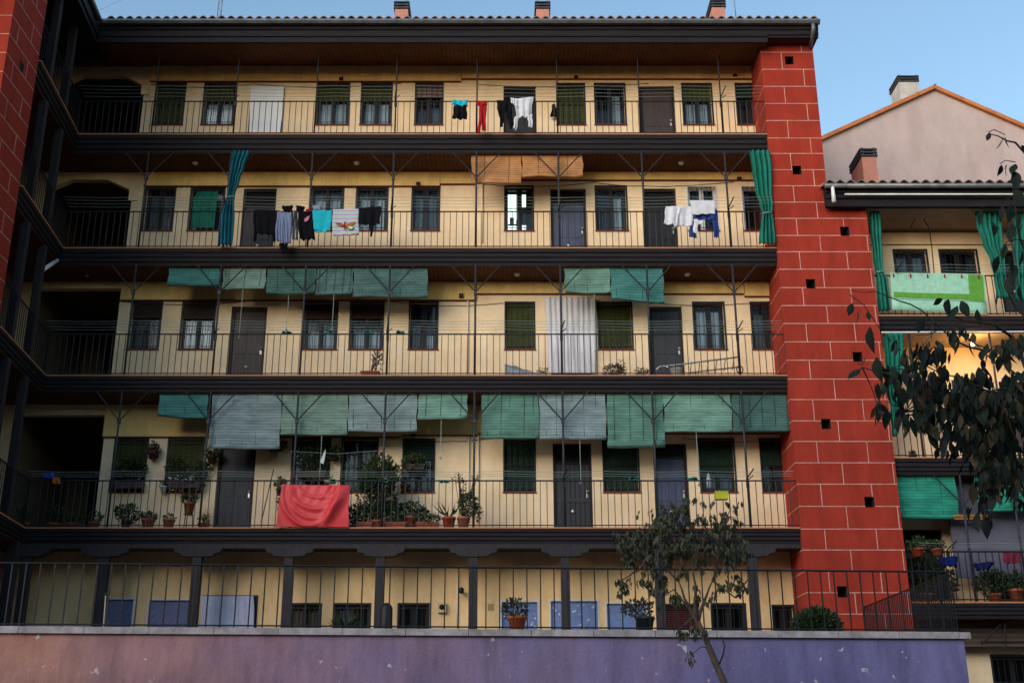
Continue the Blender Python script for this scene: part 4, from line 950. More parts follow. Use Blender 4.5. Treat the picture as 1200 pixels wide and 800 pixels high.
t = thing('striped_towel', 'lilac and green striped towel with a butterfly motif', 'towel', L3)
garment('towel_cloth', None, None, None, [[(390, 245.5), (420, 245), (420.5, 275), (389.5, 277)]], STR, 23.70, parent=t, amp=.012)
q = MB(); c = P(404.5, 264, 23.64)
def blob(dx, dz, rx, rz, m_, y, a=0, n=12): q.poly([(c.x + dx + rx * math.cos(6.283 * i / n) * math.cos(a) - rz * math.sin(6.283 * i / n) * math.sin(a), c.z + dz + rx * math.cos(6.283 * i / n) * math.sin(a) + rz * math.sin(6.283 * i / n) * math.cos(a)) for i in range(n)], y, y + .004, m_)
ORG = cloth('orange', (.50, .13, .02)); GRN = cloth('grass', (.10, .28, .03))
blob(-.10, .02, .12, .035, RD, 23.655, -.35); blob(.11, .03, .12, .04, ORG, 23.655, .5); blob(.12, -.05, .08, .055, GRN, 23.652, -.2); blob(-.01, 0, .02, .11, RD, 23.645); blob(.12, -.05, .05, .03, WH, 23.645, -.2); blob(-.11, .01, .07, .015, GRN, 23.645, -.35)
q.build('motif', t)
q = MB(); a_, b2 = P(409, 276, 23.66), P(420, 274, 23.66); q.tube([a_, b2], .012, ORG, 5); q.build('fringe', t); finish(t)
garment('black_top', 'black top with a dangling strap, rightmost of the washing', 'shirt', L3, [[(421, 244), (447, 242), (445, 263), (421.5, 264)], [(433, 262), (438, 262), (436.5, 277), (434.5, 277)]], BLACKC, 23.70)
garment('small_towel', 'small pale blue towel on the inner line behind the cyan shirt', 'towel', L3, [[(366, 240.5), (377, 241), (376, 246), (367, 247)]], cloth('pale_blue', (.30, .38, .50)), 23.88)
garment('sheet', 'crumpled white sheet gathered at the left of the white washing', 'sheet', L3R, [[(780, 242), (812, 242), (811, 266), (778, 263)], [(786, 244), (800, 243), (793, 266), (790, 268)]], WH, 23.70, folds=3, amp=.05, nx=26)
garment('pillowcase', 'flat white pillowcase pinned over the jeans', 'pillowcase', L3R, [[(808, 235), (838, 235), (838, 250.5), (812, 252)]], WH, 23.64, amp=.01)
garment('jeans', 'dark blue jeans hanging under the white pillowcase', 'trousers', L3R, [[(811, 246), (840, 246), (839.5, 258), (812.5, 258)], [(809, 256), (815, 256), (816, 279), (808.5, 278)], [(834, 250), (840.5, 250), (843, 278), (836.5, 278)]], DN, 23.70)
garment('sock', 'single white sock hanging in front of the blue jeans', 'sock', L3R, [[(813, 257), (818, 257), (817.5, 274), (812.5, 273)], [(816, 258), (824, 258.5), (824, 262), (816, 263)]], WH, 23.66, folds=1, amp=.01)

# curtains
def curtain(label, rows, m, Y=24.1, folds=5, amp=.06, name='balcony_curtain', tie=None):
    # rows: (y, xl, xr) from top to bottom
    t = thing(name, label, 'curtain')
    q = MB()
    def at(v):
        s_ = v * (len(rows) - 1); i = min(int(s_), len(rows) - 2); f_ = s_ - i; f_ = f_ * f_ * (3 - 2 * f_)
        a, b_ = rows[i], rows[i + 1]; return [a[k] + (b_[k] - a[k]) * (f_ if k else (s_ - i)) for k in range(3)]
    def fn(u, v):
        y, xl, xr = at(v); p = P(xl + (xr - xl) * u, y, Y)
        return (p.x + .01 * math.sin(20 * u + 3 * v), Y + amp * math.sin(6.283 * folds * u + .6 * math.sin(4 * v)) - .02, p.z)
    q.grid(fn, 64, 30, m); o = q.build('curtain_cloth', t); md = o.modifiers.new('thickness', 'SOLIDIFY'); md.thickness = .006
    if tie:
        q = MB(); a_, b2 = P(tie[0], tie[2], Y - amp - .03), P(tie[1], tie[2] - 1, Y - amp - .03); q.tube([a_, (a_ + b2) / 2 + Vector((0, -.03, 0)), b2], .012, ROPE, 6); q.build('tie', t)
    finish(t)
curtain('long blue green curtain knotted to a post on the third gallery', [(178, 272.5, 292), (195, 270, 286), (212, 268.5, 280), (228, 267, 275), (238, 263.5, 274), (255, 258, 275), (275, 256.5, 274), (288, 256, 273)], TEAL, Y=23.85, folds=4, amp=.05, tie=(266, 275, 231))
curtain('tall green curtain beside the red tower on the third gallery', [(177, 878, 901), (200, 881, 904), (225, 885, 904), (240, 890, 905), (252, 893, 904), (262, 891, 906), (278, 889, 908), (286, 889, 908)], GREENC, Y=23.86, folds=4, amp=.05, tie=(893, 905, 250))
curtain('weathered white curtain covering the doorway in the second gallery', [(348.5, 638, 697), (380, 640, 697.5), (410, 641, 698), (438, 642.5, 698)], WHCURT, Y=24.93, folds=9, amp=.013, name='door_curtain')
curtain('plain white curtain covering the top gallery doorway', [(102, 293.5, 332.5), (130, 292.5, 331), (157, 292, 329)], DOORCLOTH, Y=24.96, folds=3, amp=.006, name='door_curtain')
curtain('half drawn green cloth curtain in the third gallery window', [(225, 231, 255), (235, 226, 254), (268, 224, 252)], GREENC, Y=24.93, folds=6, amp=.015, name='window_curtain')
NB = 24.05
curtain('green curtain tied in the middle beside the tower on the neighbour top gallery', [(244, 1018, 1030), (270, 1020, 1032), (300, 1023, 1033.5), (318, 1026, 1034), (330, 1027, 1040), (350, 1028, 1042), (364, 1029, 1043)], GREENC, Y=NB, folds=3, amp=.05, tie=(1026, 1035, 319))
curtain('green curtain flaring from a narrow foot on the neighbour top gallery', [(243, 1140, 1174), (262, 1144, 1173), (285, 1151, 1174), (305, 1160, 1176), (325, 1165, 1177), (350, 1168, 1184)], GREENC, Y=NB, folds=5, amp=.05)
curtain('green curtain at the right edge of the photo behind the twigs', [(243, 1186, 1212), (270, 1188, 1212), (300, 1188, 1210), (330, 1190, 1208), (352, 1190, 1208)], GREENC, Y=NB, folds=4, amp=.05)
curtain('green curtain on the neighbour middle gallery half behind leaves', [(391, 1034, 1058), (420, 1037, 1058), (450, 1040, 1056), (480, 1044, 1052), (511, 1046, 1051)], GREENC, Y=NB, folds=4, amp=.04)
curtain('pale bluish white sheet hung over a ground storey window', [(698, 236, 297), (715, 235, 298), (740, 234, 298)], mat('pale_blue_sheet', (.50, .53, .70), .9), Y=24.93, folds=7, amp=.012, name='window_sheet')
# green and white towel
t = thing('beach_towel', 'large mint and grass green towel pegged over the neighbour railing', 'towel')
MINT = cloth('mint', (.33, .60, .45)); GRS = cloth('bright_green', (.12, .33, .05))
q = MB()
def tw_(fx0, fx1, fy0, fy1, m_, Y, n=14):
    TL, TR, BR, BL = P(1042, 321, 24), P(1152, 323, 24), P(1155, 370, 24), P(1043.5, 365, 24)
    def fn(u, v):
        U, V = fx0 + (fx1 - fx0) * u, fy0 + (fy1 - fy0) * v
        p = TL.lerp(TR, U).lerp(BL.lerp(BR, U), V); return (p.x, Y - .03 * V - .008 * math.sin(9 * U + 2), p.z)
    q.grid(fn, n, 8, m_)
tw_(0, 1, 0, 1, MINT, 23.93); o = q.build('towel_cloth', t); md = o.modifiers.new('thickness', 'SOLIDIFY'); md.thickness = .012
q = MB(); tw_(0, .995, 0, .70, MINT, 23.905); tw_(.82, .98, .02, .69, GRS, 23.898); tw_(.02, .83, .53, .67, GRS, 23.896); q.build('towel_fold', t)
q = MB()
for k in range(6):
    p = P(1047 + k * 20, 322 + k * .3, 23.88); q.box(p.x - .012, p.x + .012, 23.87, 23.90, p.z - .05, p.z + .03, RD)
q.build('clothes_peg', t); finish(t)
# red cloth over the railing
t = thing('red_cloth', 'large coral red satin cloth draped over the first gallery railing', 'cloth')
RC = mat('coral_satin', (.66, .045, .055), .5, .12, 4, col2=(.56, .032, .036), spec=.4)
q = MB(); TL, TR, BR, BL = P(331, 567.5, 23.94), P(410, 569, 23.94), P(408.5, 617.5, 23.9), P(323.5, 617, 23.9)
def fn(u, v):
    p = TL.lerp(TR, u).lerp(BL.lerp(BR, u), v); s_ = 0
    for (c, ax, ay, w_, a_) in ((.44, .43, .97, .06, .050), (.50, .40, .80, .07, .030), (.54, .41, .58, .10, .040), (.56, .32, .30, .12, .026), (.34, .48, 1.28, .05, .040)):
        r_ = math.hypot((u - c) / ax, v / ay); wv_ = w_ * (1 + .5 * math.sin(5 * u + 3)); s_ += a_ * math.exp(-((r_ - 1) / wv_ / 1.6) ** 2) * (.35 + .65 * min(1, 2 * v + .3))
    s_ += .020 * math.exp(-((u - .70 + .35 * v) / .04) ** 2) * max(0, 1 - 1.6 * v) + .016 * math.exp(-((u - .86 + .5 * v) / .04) ** 2) * max(0, 1 - 1.2 * v)
    s_ += .008 * math.sin(40 * u + 9 * v) * (1 - v) ** 2 + .006 * math.sin(11 * u * (1 - .5 * v) + 1)
    return (p.x + .006 * math.sin(9 * v), p.y - s_ - .04 * math.sin(3.14 * v), p.z)
q.grid(fn, 110, 70, RC); o = q.build('front_fall', t); md = o.modifiers.new('thickness', 'SOLIDIFY'); md.thickness = .004
q = MB(); q.grid(lambda u, v: (TL.lerp(TR, u).x, 23.945 + .12 * v, TL.lerp(TR, u).z + .02 * math.sin(3.14 * v)), 20, 4, RC); q.build('rail_fold', t); finish(t)

# ================================================================ CLOTHES LINES
def bracket(q, X, Z):
    q.tube([(X, 24.0, Z - .14), (X - .02, 23.93, Z - .02), (X + .05, 23.55, Z + .10)], .014, IRON, 5); q.tube([(X + .0, 23.86, Z - .05), (X + .10, 23.85, Z + .03)], .010, IRON, 4)
    q.box(X - .03, X + .03, 23.95, 24.0, Z - .2, Z - .06, IRON)
def lines(label, xa, xb, Z, ys, n_seg, brk=(), sagv=.02):
    t = thing('clothes_line', label, 'clothes line')
    for k, (y, dz) in enumerate(ys):
        q = MB(); pts = []
        for i in range(n_seg * 6 + 1):
            u = i / (n_seg * 6); pts.append((xa + (xb - xa) * u, y, Z + dz - sagv * abs(math.sin(math.pi * n_seg * u))))
        q.tube(pts, .0038, ROPE, 4); q.build('rope', t)
    for bx in brk:
        q = MB(); bracket(q, bx, Z); q.build('bracket', t)
    finish(t)
px_ = POSTX
YS = [(23.9, .03), (23.78, .05), (23.66, .075), (23.56, .10)]
lines('thin green lines strung along the railing of the top gallery', -9.8, 6.0, RAILZ[4] + .05, YS, 8, [px_[1], px_[3], px_[7]])
lines('thin green lines strung along the railing of the third gallery', -9.8, 6.0, RAILZ[3] + .05, YS, 8, [px_[1], px_[3], px_[5], px_[7]])
lines('thin green lines strung along the railing of the second gallery', -9.8, 6.0, RAILZ[2] + .05, YS, 8, [px_[1], px_[3], px_[5], px_[7]])
lines('thin green lines strung along the railing of the first gallery', -9.8, 6.0, RAILZ[1] + .05, YS[:3], 8, [px_[5], px_[7]])
lines('pale lines along the railing of the neighbour top gallery', 8.4, 14, rails[3] + .05, YS[:3], 4, [8.7])
lines('pale lines along the railing of the lowest neighbour gallery', 8.4, 14, rails[1] + .05, YS[:3], 4, [9.1])
t = thing('clothes_line', 'slack cord strung high across the red cloth bay of the first gallery', 'clothes line')
q = MB(); q.tube([P(340, 528.5, 24.2), P(395, 531.5, 24.2), P(442, 528, 24.2)], .004, ROPE, 4); q.build('rope', t); finish(t)

# ================================================================ POTS AND PLANTS
def foliage(q, c, rad, n, size, mats, up=.4, gap=.0):
    for _ in range(n):
        while True:
            v = Vector((rng.uniform(-1, 1), rng.uniform(-1, 1), rng.uniform(-1, 1)))
            if v.length < 1: break
        p = Vector((c[0] + v.x * rad[0], c[1] + v.y * rad[1], c[2] + v.z * rad[2]))
        d = Vector((v.x + rng.uniform(-.6, .6), v.y + rng.uniform(-.6, .6), v.z * .6 + up + rng.uniform(-.5, .5)))
        s_ = size * rng.uniform(.6, 1.2); q.leaf(p, d, s_, s_ * .28, rng.choice(mats))
def pot(px, pyb, d_, h_, label, grp='plant pots', kind='round', m=POTT, leaves=(), Y=24.3, zf=None, name='plant_pot', stems=(), spikes=0, stand=None):
    t = thing(name, label, 'plant', grp)
    X = PX(px, pyb, Y); Z = zf if zf is not None else PZ(pyb, Y)
    q = MB()
    if kind == 'round': q.lathe([(0, 0), (d_ * .34, 0), (d_ * .46, h_ * .82), (d_ * .5, h_ * .82), (d_ * .5, h_), (d_ * .44, h_), (d_ * .43, h_ * .9)], (X, Y, Z), m, 16)
    else:
        a, b_ = d_ / 2, .10
        q.add([(X-a*.92,Y-b_*.8,Z),(X+a*.92,Y-b_*.8,Z),(X+a*.92,Y+b_*.8,Z),(X-a*.92,Y+b_*.8,Z),(X-a,Y-b_,Z+h_),(X+a,Y-b_,Z+h_),(X+a,Y+b_,Z+h_),(X-a,Y+b_,Z+h_)], [(0,3,2,1),(0,1,5,4),(1,2,6,5),(2,3,7,6),(3,0,4,7)], m)
        q.box(X - a - .012, X + a + .012, Y - b_ - .012, Y + b_ + .012, Z + h_ - .03, Z + h_ - .001, m)
    q.build('pot', t)
    if stand is not None:
        q = MB()
        for k in range(3): a = 2.1 * k + .5; q.tube([(X + d_ * .36 * math.cos(a), Y + d_ * .36 * math.sin(a), Z - .002), (X + d_ * .45 * math.cos(a), Y + d_ * .45 * math.sin(a), stand)], .010, IRON, 5)
        q.tube([(X + d_ * .37 * math.cos(a), Y + d_ * .37 * math.sin(a), Z - .012) for a in [i * .7 for i in range(10)]], .010, IRON, 5); q.build('stand', t)
    q = MB(); 
    if kind == 'round': q.lathe([(d_ * .44, h_ * .91), (0, h_ * .93)], (X, Y, Z), SOIL, 16)
    else: q.box(X - d_ / 2 + .01, X + d_ / 2 - .01, Y - .09, Y + .09, Z + h_ * .85, Z + h_ + .002, SOIL)
    q.build('soil', t)
    q = MB()
    for (dx, dz, rx, rz, n, sz, ms) in leaves:
        foliage(q, (X + dx, Y, Z + h_ + dz), (rx, min(rx, .22), rz), n, sz, ms)
        for k in range(5): q.tube([(X + dx * .2 + rng.uniform(-.05, .05), Y, Z + h_ * .9), (X + dx + rx * rng.uniform(-.6, .6), Y + rng.uniform(-.1, .1), Z + h_ + dz)], .006, LEAFD, 4)
    for (dx, dz) in stems: q.tube([(X, Y, Z + h_ * .9), (X + dx * .4, Y, Z + h_ + dz * .5), (X + dx, Y, Z + h_ + dz)], [.010, .008, .004], LEAFD, 4)
    for k in range(spikes):
        a = rng.uniform(0, 6.28); r_ = rng.uniform(.6, 1) * h_ * 1.2; d = Vector((math.cos(a), math.sin(a) * .6, rng.uniform(.5, 1.6))).normalized(); q.leaf((X, Y, Z + h_ * .95), d, r_ * 1.6, .018, rng.choice((LEAFA, LEAFB)))
    if q.v: q.build('foliage', t)
    finish(t)
A_, B_, Cc, Dd = [LEAFA, LEAFB], [LEAFB, LEAFC], [LEAFC, LEAFD], [LEAFD]
f1, f2 = FL[1]['z'], FL[2]['z']
P1, P2 = 'pots on the first gallery floor', 'pots on the second gallery floor'
YB = 24.25
pot(148, 612, .22, .20, 'low leafy bush in a hidden pot at the left of the first gallery', P1, zf=f1, Y=YB, m=DBRN, leaves=[(0, .12, .22, .20, 260, .09, A_), (-.18, .18, .07, .14, 60, .08, A_)])
pot(173.5, 612, .29, .22, 'wide terracotta pot with a flat green top under the left window', P1, zf=f1, Y=YB, leaves=[(0, .05, .16, .08, 150, .08, A_)])
pot(198, 612, .26, .22, 'dark terracotta pot between the flat topped one and the tall one', P1, zf=f1, Y=YB, leaves=[(0, .04, .10, .06, 60, .07, A_)])
pot(221, 602, .24, .24, 'terracotta pot raised on a stand beneath the flowering window box', P1, Y=YB, stand=f1, leaves=[(0, .07, .16, .09, 150, .09, A_)])
pot(239, 612, .26, .14, 'low terracotta bowl with tiny red flowers beside the glass door', P1, zf=f1, Y=YB, leaves=[(0, .08, .11, .10, 90, .06, A_), (.03, .17, .06, .05, 16, .05, [cloth('petal', (.5, .12, .06))])])
pot(428, 612, .30, .15, 'dark planter under the tall shrub beside the red cloth', P1, 'trough', zf=f1, Y=YB, leaves=[(-.05, .15, .17, .2, 160, .10, A_)])
pot(443, 612, .40, .20, 'tall dense shrub climbing above the first gallery railing', P1, zf=f1, Y=24.35, leaves=[(-.05, .95, .42, .38, 800, .10, A_), (.12, 1.0, .42, .22, 320, .10, B_), (.05, .55, .34, .38, 500, .10, A_), (.18, .18, .38, .24, 420, .10, A_), (-.28, .6, .22, .42, 260, .09, A_), (.0, 1.28, .26, .12, 120, .09, B_)])
pot(464, 613, .42, .15, 'long terracotta trough right of the tall shrub', P1, 'trough', zf=f1, Y=YB, leaves=[(0, .06, .18, .06, 50, .06, A_)])
pot(480, 607, .38, .32, 'round leaved plant in a tall terracotta pot behind the troughs', P1, zf=f1, Y=24.5, leaves=[(-.03, .14, .30, .16, 260, .10, A_), (.26, .07, .12, .09, 70, .09, A_)])
pot(501, 613, .46, .15, 'long terracotta trough with a low green hedge of leaves', P1, 'trough', zf=f1, Y=YB, leaves=[(0, .08, .28, .10, 300, .07, A_)])
pot(526, 613, .29, .26, 'bright red pot with thin spiky leaves', P1, m=POTR, zf=f1, Y=YB, spikes=9)
pot(543, 613, .28, .26, 'pink terracotta pot with a climbing plant up to the rail', P1, m=mat('pink_terracotta', (.42, .15, .11), .8), zf=f1, Y=YB, leaves=[(.10, .25, .20, .28, 330, .08, A_), (.28, .12, .1, .18, 90, .08, A_), (-.02, .5, .05, .4, 60, .07, B_), (-.14, .84, .12, .10, 26, .07, B_), (.24, .82, .06, .06, 22, .07, B_)], stems=[(-.1, .9), (.24, .85), (-.02, .75)])
pot(387, 566, .2, .05, 'pale stones and small leaves on the rail shelf above the red cloth', P1, 'trough', m=WHITEC, Y=24.1, leaves=[(-.2, .04, .3, .05, 60, .06, A_)])
pot(333, 612, .20, .16, 'small dark plant on a stand left of the red cloth', P1, m=DBRN, Y=24.4, leaves=[(0, .25, .13, .26, 200, .09, A_)])
pot(63, 613, .28, .20, 'plant pot in the dark corner of the first gallery', P1, zf=f1, Y=24.6, leaves=[(0, .2, .2, .2, 160, .09, A_)])
pot(85, 613, .26, .20, 'second plant pot in the dark corner, nearer the passage', P1, zf=f1, Y=24.6, leaves=[(0, .1, .14, .12, 90, .09, A_)])
pot(434, 440, .40, .16, 'terracotta trough on the second gallery with a wispy shrub', P2, 'trough', zf=f2, Y=YB, leaves=[(.15, .28, .12, .20, 110, .07, Dd)], stems=[(.1, .4), (.18, .45), (.2, .3)])
pot(720, 440, .2, .1, 'brown wilted bush between window and door on the second gallery', P2, zf=f2, Y=YB, m=DBRN, leaves=[(0, .06, .26, .16, 420, .06, Dd), (.15, .2, .1, .16, 50, .05, Dd)])
pot(752, 440, .2, .1, 'small withered plant leaning beside the grey door', P2, zf=f2, Y=YB, m=WHITEP, leaves=[(0, .03, .16, .12, 180, .06, Dd)])
pot(636, 440, .14, .08, 'thin dry sprig beside the crumpled plastic sheet', P2, zf=f2, Y=YB, leaves=[(0, .08, .12, .10, 50, .06, Cc)])
# window boxes and hanging plants on the wall
HP = 'plants hanging on the facade wall'
def wallplant(px, py, label, leaves, potd=.2, m=POTT, Y=24.85):
    pot(px, py, potd, .14, label, HP, m=m, Y=Y, leaves=leaves, name='hanging_plant')
RDL = [mat('leaf_wine', (.12, .02, .03), .6), LEAFD]
wallplant(179, 538, 'hanging basket with wine red leaves between the left windows', [(0, .04, .14, .16, 170, .08, RDL), (.0, .2, .05, .08, 20, .07, B_)], m=DBRN)
wallplant(248, 543, 'leafy hanging basket left of the glass door', [(0, .05, .17, .13, 170, .09, A_)], m=DBRN)
wallplant(321, 536, 'fern like basket hanging right of the glass door', [(0, .12, .26, .10, 190, .11, A_)], m=ZINC)
wallplant(392, 540, 'dark trailing basket between the two shaded windows', [(0, .02, .15, .12, 130, .09, A_)], m=DBRN)
wallplant(472.5, 575, 'small terracotta wall pot beside the dark green window', [(0, .05, .05, .06, 20, .05, A_)], potd=.14)
def winbox(px, py, w_, label, leaves, m=DBRN): pot(px, py, w_, .12, label, 'window boxes of the first gallery', 'trough', m=m, Y=24.82, leaves=leaves, name='window_box')
winbox(151, 572, .62, 'window box thick with grey green leaves, leftmost', [(0, .3, .34, .26, 600, .09, [LEAFA, LEAFC, LEAFA])])
winbox(216, 572, .72, 'window box of white and trailing flowers beside the glass door', [(0, .1, .40, .14, 320, .08, A_), (-.25, .38, .2, .18, 150, .08, [LEAFA, LEAFC]), (.0, .06, .34, .08, 60, .06, [FRAMEW]), (.3, .05, .12, .22, 100, .08, A_)])
winbox(365, 560, .62, 'dark green creeper box in the window behind the red cloth', [(0, .3, .34, .3, 480, .09, A_)])
winbox(487, 551, .40, 'shelf with a trailing plant in the dark green window', [(-.05, .06, .24, .14, 220, .10, B_), (-.22, -.05, .08, .2, 60, .08, A_)], m=DBRN)
wallplant(191, 577, 'white hanging pot under the left end of the flowering window box', [(0, .05, .08, .07, 50, .06, A_)], potd=.15, m=WHITEP)
wallplant(212, 577, 'small trailing pot below the middle of the flowering window box', [(0, .0, .10, .16, 90, .07, A_)], potd=.14, m=POTT)
wallplant(227, 579, 'dark trailing plant below the right end of the flowering window box', [(0, -.02, .10, .20, 120, .07, A_)], potd=.13, m=DBRN)
wallplant(238, 560, 'bushy basket at the corner between flowering window box and glass door', [(0, .06, .18, .14, 170, .08, A_)], m=DBRN)
wallplant(327, 580, 'small dark pot on the wall just above the left corner of the red cloth', [(0, .1, .1, .14, 90, .08, A_)], potd=.15, m=DBRN)
pot(110, 613, .26, .18, 'low leafy pot in front of the dark passage on the first gallery', P1, zf=f1, Y=24.4, leaves=[(0, .1, .16, .12, 110, .08, A_)])
pot(417, 613, .26, .14, 'spreading dark fern right against the red cloth', P1, zf=f1, Y=24.5, m=DBRN, leaves=[(0, .22, .22, .22, 240, .10, A_)])
pot(30, 600, .22, .16, 'dim potted plant by the far left rail of the first gallery', P1, zf=f1, Y=24.3, leaves=[(0, .15, .14, .18, 120, .08, A_)])
# terrace plants behind the coping
YQ = 20.2
pot(606, 735, .30, .24, 'orange pot with a silvery bush standing on the terrace edge', 'terrace plants', m=mat('orange_pot', (.50, .11, .03), .7), Y=18.9, zf=zcap + .0, leaves=[(-.03, .1, .2, .17, 260, .07, [LEAFC, LEAFD, LEAFA])])
pot(756, 735, .32, .24, 'dark pot with a grey leaved bush behind the small tree', 'terrace plants', m=mat('black_pot', (.025, .03, .04), .6), Y=18.95, zf=zcap, leaves=[(-.1, .12, .24, .14, 240, .08, [LEAFC, LEAFD])])
t = thing('yucca_plant', 'spiky green agave leaves showing above the coping before the barred window', 'plant', 'terrace plants')
q = MB(); p = P(405, 740, 19.4)
for k in range(46):
    a = rng.uniform(0, 6.28); d = Vector((math.cos(a), math.sin(a), rng.uniform(.3, 1.8))).normalized(); q.leaf(p + Vector((0, 0, -.05)), d, rng.uniform(.3, .48), .022, rng.choice((LEAFA, LEAFB)))
q.build('foliage', t); q = MB(); q.tube([p + Vector((0, 0, -.9)), p], .06, BARK, 7); q.build('trunk', t); finish(t)
t = thing('round_bush', 'dense clipped green bush at the foot of the red tower', 'bush', 'terrace plants')
q = MB(); p = P(957, 737, 20.5); foliage(q, p, (.42, .34, .36), 3800, .075, [LEAFA, LEAFB, LEAFA]); q.build('foliage', t); q = MB(); q.tube([Vector((p.x, p.y, 1.0)), p], .04, BARK, 6); q.build('stem', t); finish(t)
t = thing('thin_sapling', 'pale thin sapling stem behind the left railing', 'plant', 'terrace plants')
q = MB(); a_ = P(122.5, 735, 19.2); b2 = P(124, 697, 19.2); q.tube([a_ + Vector((0, 0, -.5)), b2], .012, mat('pale_stem', (.4, .36, .3), .8), 5); q.build('stem', t); q = MB(); foliage(q, b2, (.05, .05, .06), 26, .06, A_); q.build('foliage', t); finish(t)
t = thing('dark_bollard', 'dark rounded parasol cover standing by the terrace post', 'parasol cover')
q = MB(); p = P(452, 740, 20.3); q.lathe([(0, 1.02), (.06, 1.0), (.105, .93), (.11, .6), (.10, 0), (0, 0)], (p.x, p.y, p.z - .53 + .0), IRON, 14); o = q.build('cover', t); q = MB(); q.lathe([(.0, .1), (.2, .08), (.22, 0), (0, 0)], (p.x, p.y, 1.0), CONC, 14); q.build('base', t); finish(t)
NBp = 'plants on the lowest neighbour gallery'
gz = GR[1]['z']
pot(1077, 652, .30, .16, 'red hanging pot on the neighbour rail, nearest the tower', NBp, m=POTR, Y=23.9, leaves=[(0, .08, .2, .16, 200, .08, A_)])
pot(1099, 651, .26, .14, 'terracotta pot on the neighbour rail beside the blue bag', NBp, Y=23.9, leaves=[(0, .06, .18, .1, 120, .08, A_)])
pot(1085, 702, .36, .22, 'tall dark shrub filling the lowest neighbour gallery by the tower', NBp, Y=24.5, zf=gz, leaves=[(0, .35, .4, .42, 800, .10, A_), (.4, .2, .3, .3, 400, .10, A_)])
pot(1166, 702, .3, .2, 'dark leafy plant beneath the maroon cloth', NBp, Y=24.3, zf=gz, leaves=[(0, .2, .36, .3, 500, .10, A_)])
pot(1192, 702, .3, .28, 'terracotta pot at the right edge of the lowest gallery', NBp, Y=24.2, zf=gz, leaves=[(0, .15, .2, .2, 160, .10, A_)])
pot(1070, 536, .2, .08, 'grassy tuft at the foot of the neighbour middle railing', NBp, Y=24.1, zf=GR[2]['z'], leaves=[], spikes=40, m=DBRN)
pot(1148, 536, .2, .08, 'small tuft of grass further along the neighbour middle railing', NBp, Y=24.1, zf=GR[2]['z'], leaves=[], spikes=20, m=DBRN)
garment('blue_bag', 'bright blue cloth bag hanging on the lowest neighbour rail', 'bag', None, [[(1101, 653), (1120, 652), (1119, 663), (1103, 664)]], cloth('blue', (.006, .014, .10)), 23.85, amp=.05, thick=.06)
garment('blue_bag', 'dark blue cloth hanging low on the lowest neighbour rail', 'cloth', None, [[(1140, 660), (1165, 658), (1158, 667), (1143, 668)]], cloth('navy', (.008, .012, .06)), 23.85, amp=.05, thick=.04)
garment('maroon_cloth', 'maroon cloth hanging at the right of the lowest gallery', 'cloth', None, [[(1175, 647), (1196, 647), (1195, 660), (1177, 660)]], cloth('maroon', (.13, .02, .04)), 23.85, amp=.03)

# ================================================================ SMALL THINGS ON THE GALLERIES
t = thing('ladder', 'aluminium ladder lying along the second gallery floor', 'ladder')
q = MB(); y0 = 24.18
q.tube([P(770, 438, y0), P(769, 433, y0), P(773, 429.5, y0), P(800, 426.5, y0), P(867, 418, y0)], .018, CHROME, 6); q.build('rail', t)
q = MB(); q.tube([P(772, 438, y0 + .25), P(800, 437.5, y0 + .25), P(866, 430, y0 + .25)], .018, CHROME, 6); q.build('rail', t)
for k in range(8):
    a_ = P(790 + k * 10, 427.7 - k * 1.25, y0); q = MB(); q.tube([a_, a_ + Vector((0, .25, -.2))], .012, CHROME, 5); q.build('rung', t)
finish(t)
q = MB(); X = PX(793, 436, 24.3); q.lathe([(0, 0), (.10, 0), (.13, .24), (.14, .24), (.14, .26), (0, .26)], (X, 24.35, f2), WHITEP, 14); tag(q.build('white_bucket'), 'white plastic bucket under the lying ladder', 'bucket')
q = MB(); X = PX(879, 436, 24.5); q.lathe([(0, 0), (.07, 0), (.09, .12), (0, .13)], (X, 24.5, f2), WHITEP, 12); tag(q.build('white_bowl'), 'small white bowl beyond the end of the ladder', 'bowl')
q = MB(); p = P(867, 433, 24.05); q.tube([p + Vector((.07 * math.cos(a), 0, .09 * math.sin(a))) for a in [i * .7 for i in range(10)]], .014, IRON, 5); tag(q.build('rope_coil'), 'black coil of rope hanging low on the last post', 'rope')
PLS = mat('clear_grey_sheet', (.30, .31, .34), .35, .4, 6, spec=.5)
q = MB(); X = PX(614, 436, 24.35)
def fn(u, v):
    a = 3.1416 * v; r_ = .10 + .03 * math.sin(7 * u) + .02 * math.sin(19 * u + 5 * v); return (X - .42 + .84 * u, 24.35 - .22 * math.cos(a), f2 + .02 + (.30 * (1 - .75 * u) + r_ * .5) * math.sin(a))
q.grid(fn, 30, 12, PLS, False); tag(q.build('plastic_sheet'), 'crumpled grey plastic sheet heaped under the olive blind', 'sheet')
t = thing('broom', 'broom leaning on the wall left of the red cloth', 'broom')
q = MB(); q.tube([P(306, 612, 24.5), P(320.5, 550, 24.8)], .012, DBRN, 5); q.build('handle', t); q = MB(); p = P(306, 613, 24.5); q.box(p.x - .14, p.x + .14, 24.45, 24.55, f1, f1 + .08, cloth('broom', (.02, .10, .16))); q.build('brush', t); finish(t)
q = MB(); p = P(378.5, 535, 24.3); q.poly([(p.x - .055, p.z - .12), (p.x + .02, p.z - .16), (p.x + .05, p.z + .06), (p.x + .045, p.z + .16), (p.x - .0, p.z + .05)], 24.28, 24.33, WHITEP); tag(q.build('plastic_bottle'), 'white upturned bottle hanging on a cord above the red cloth', 'bottle')
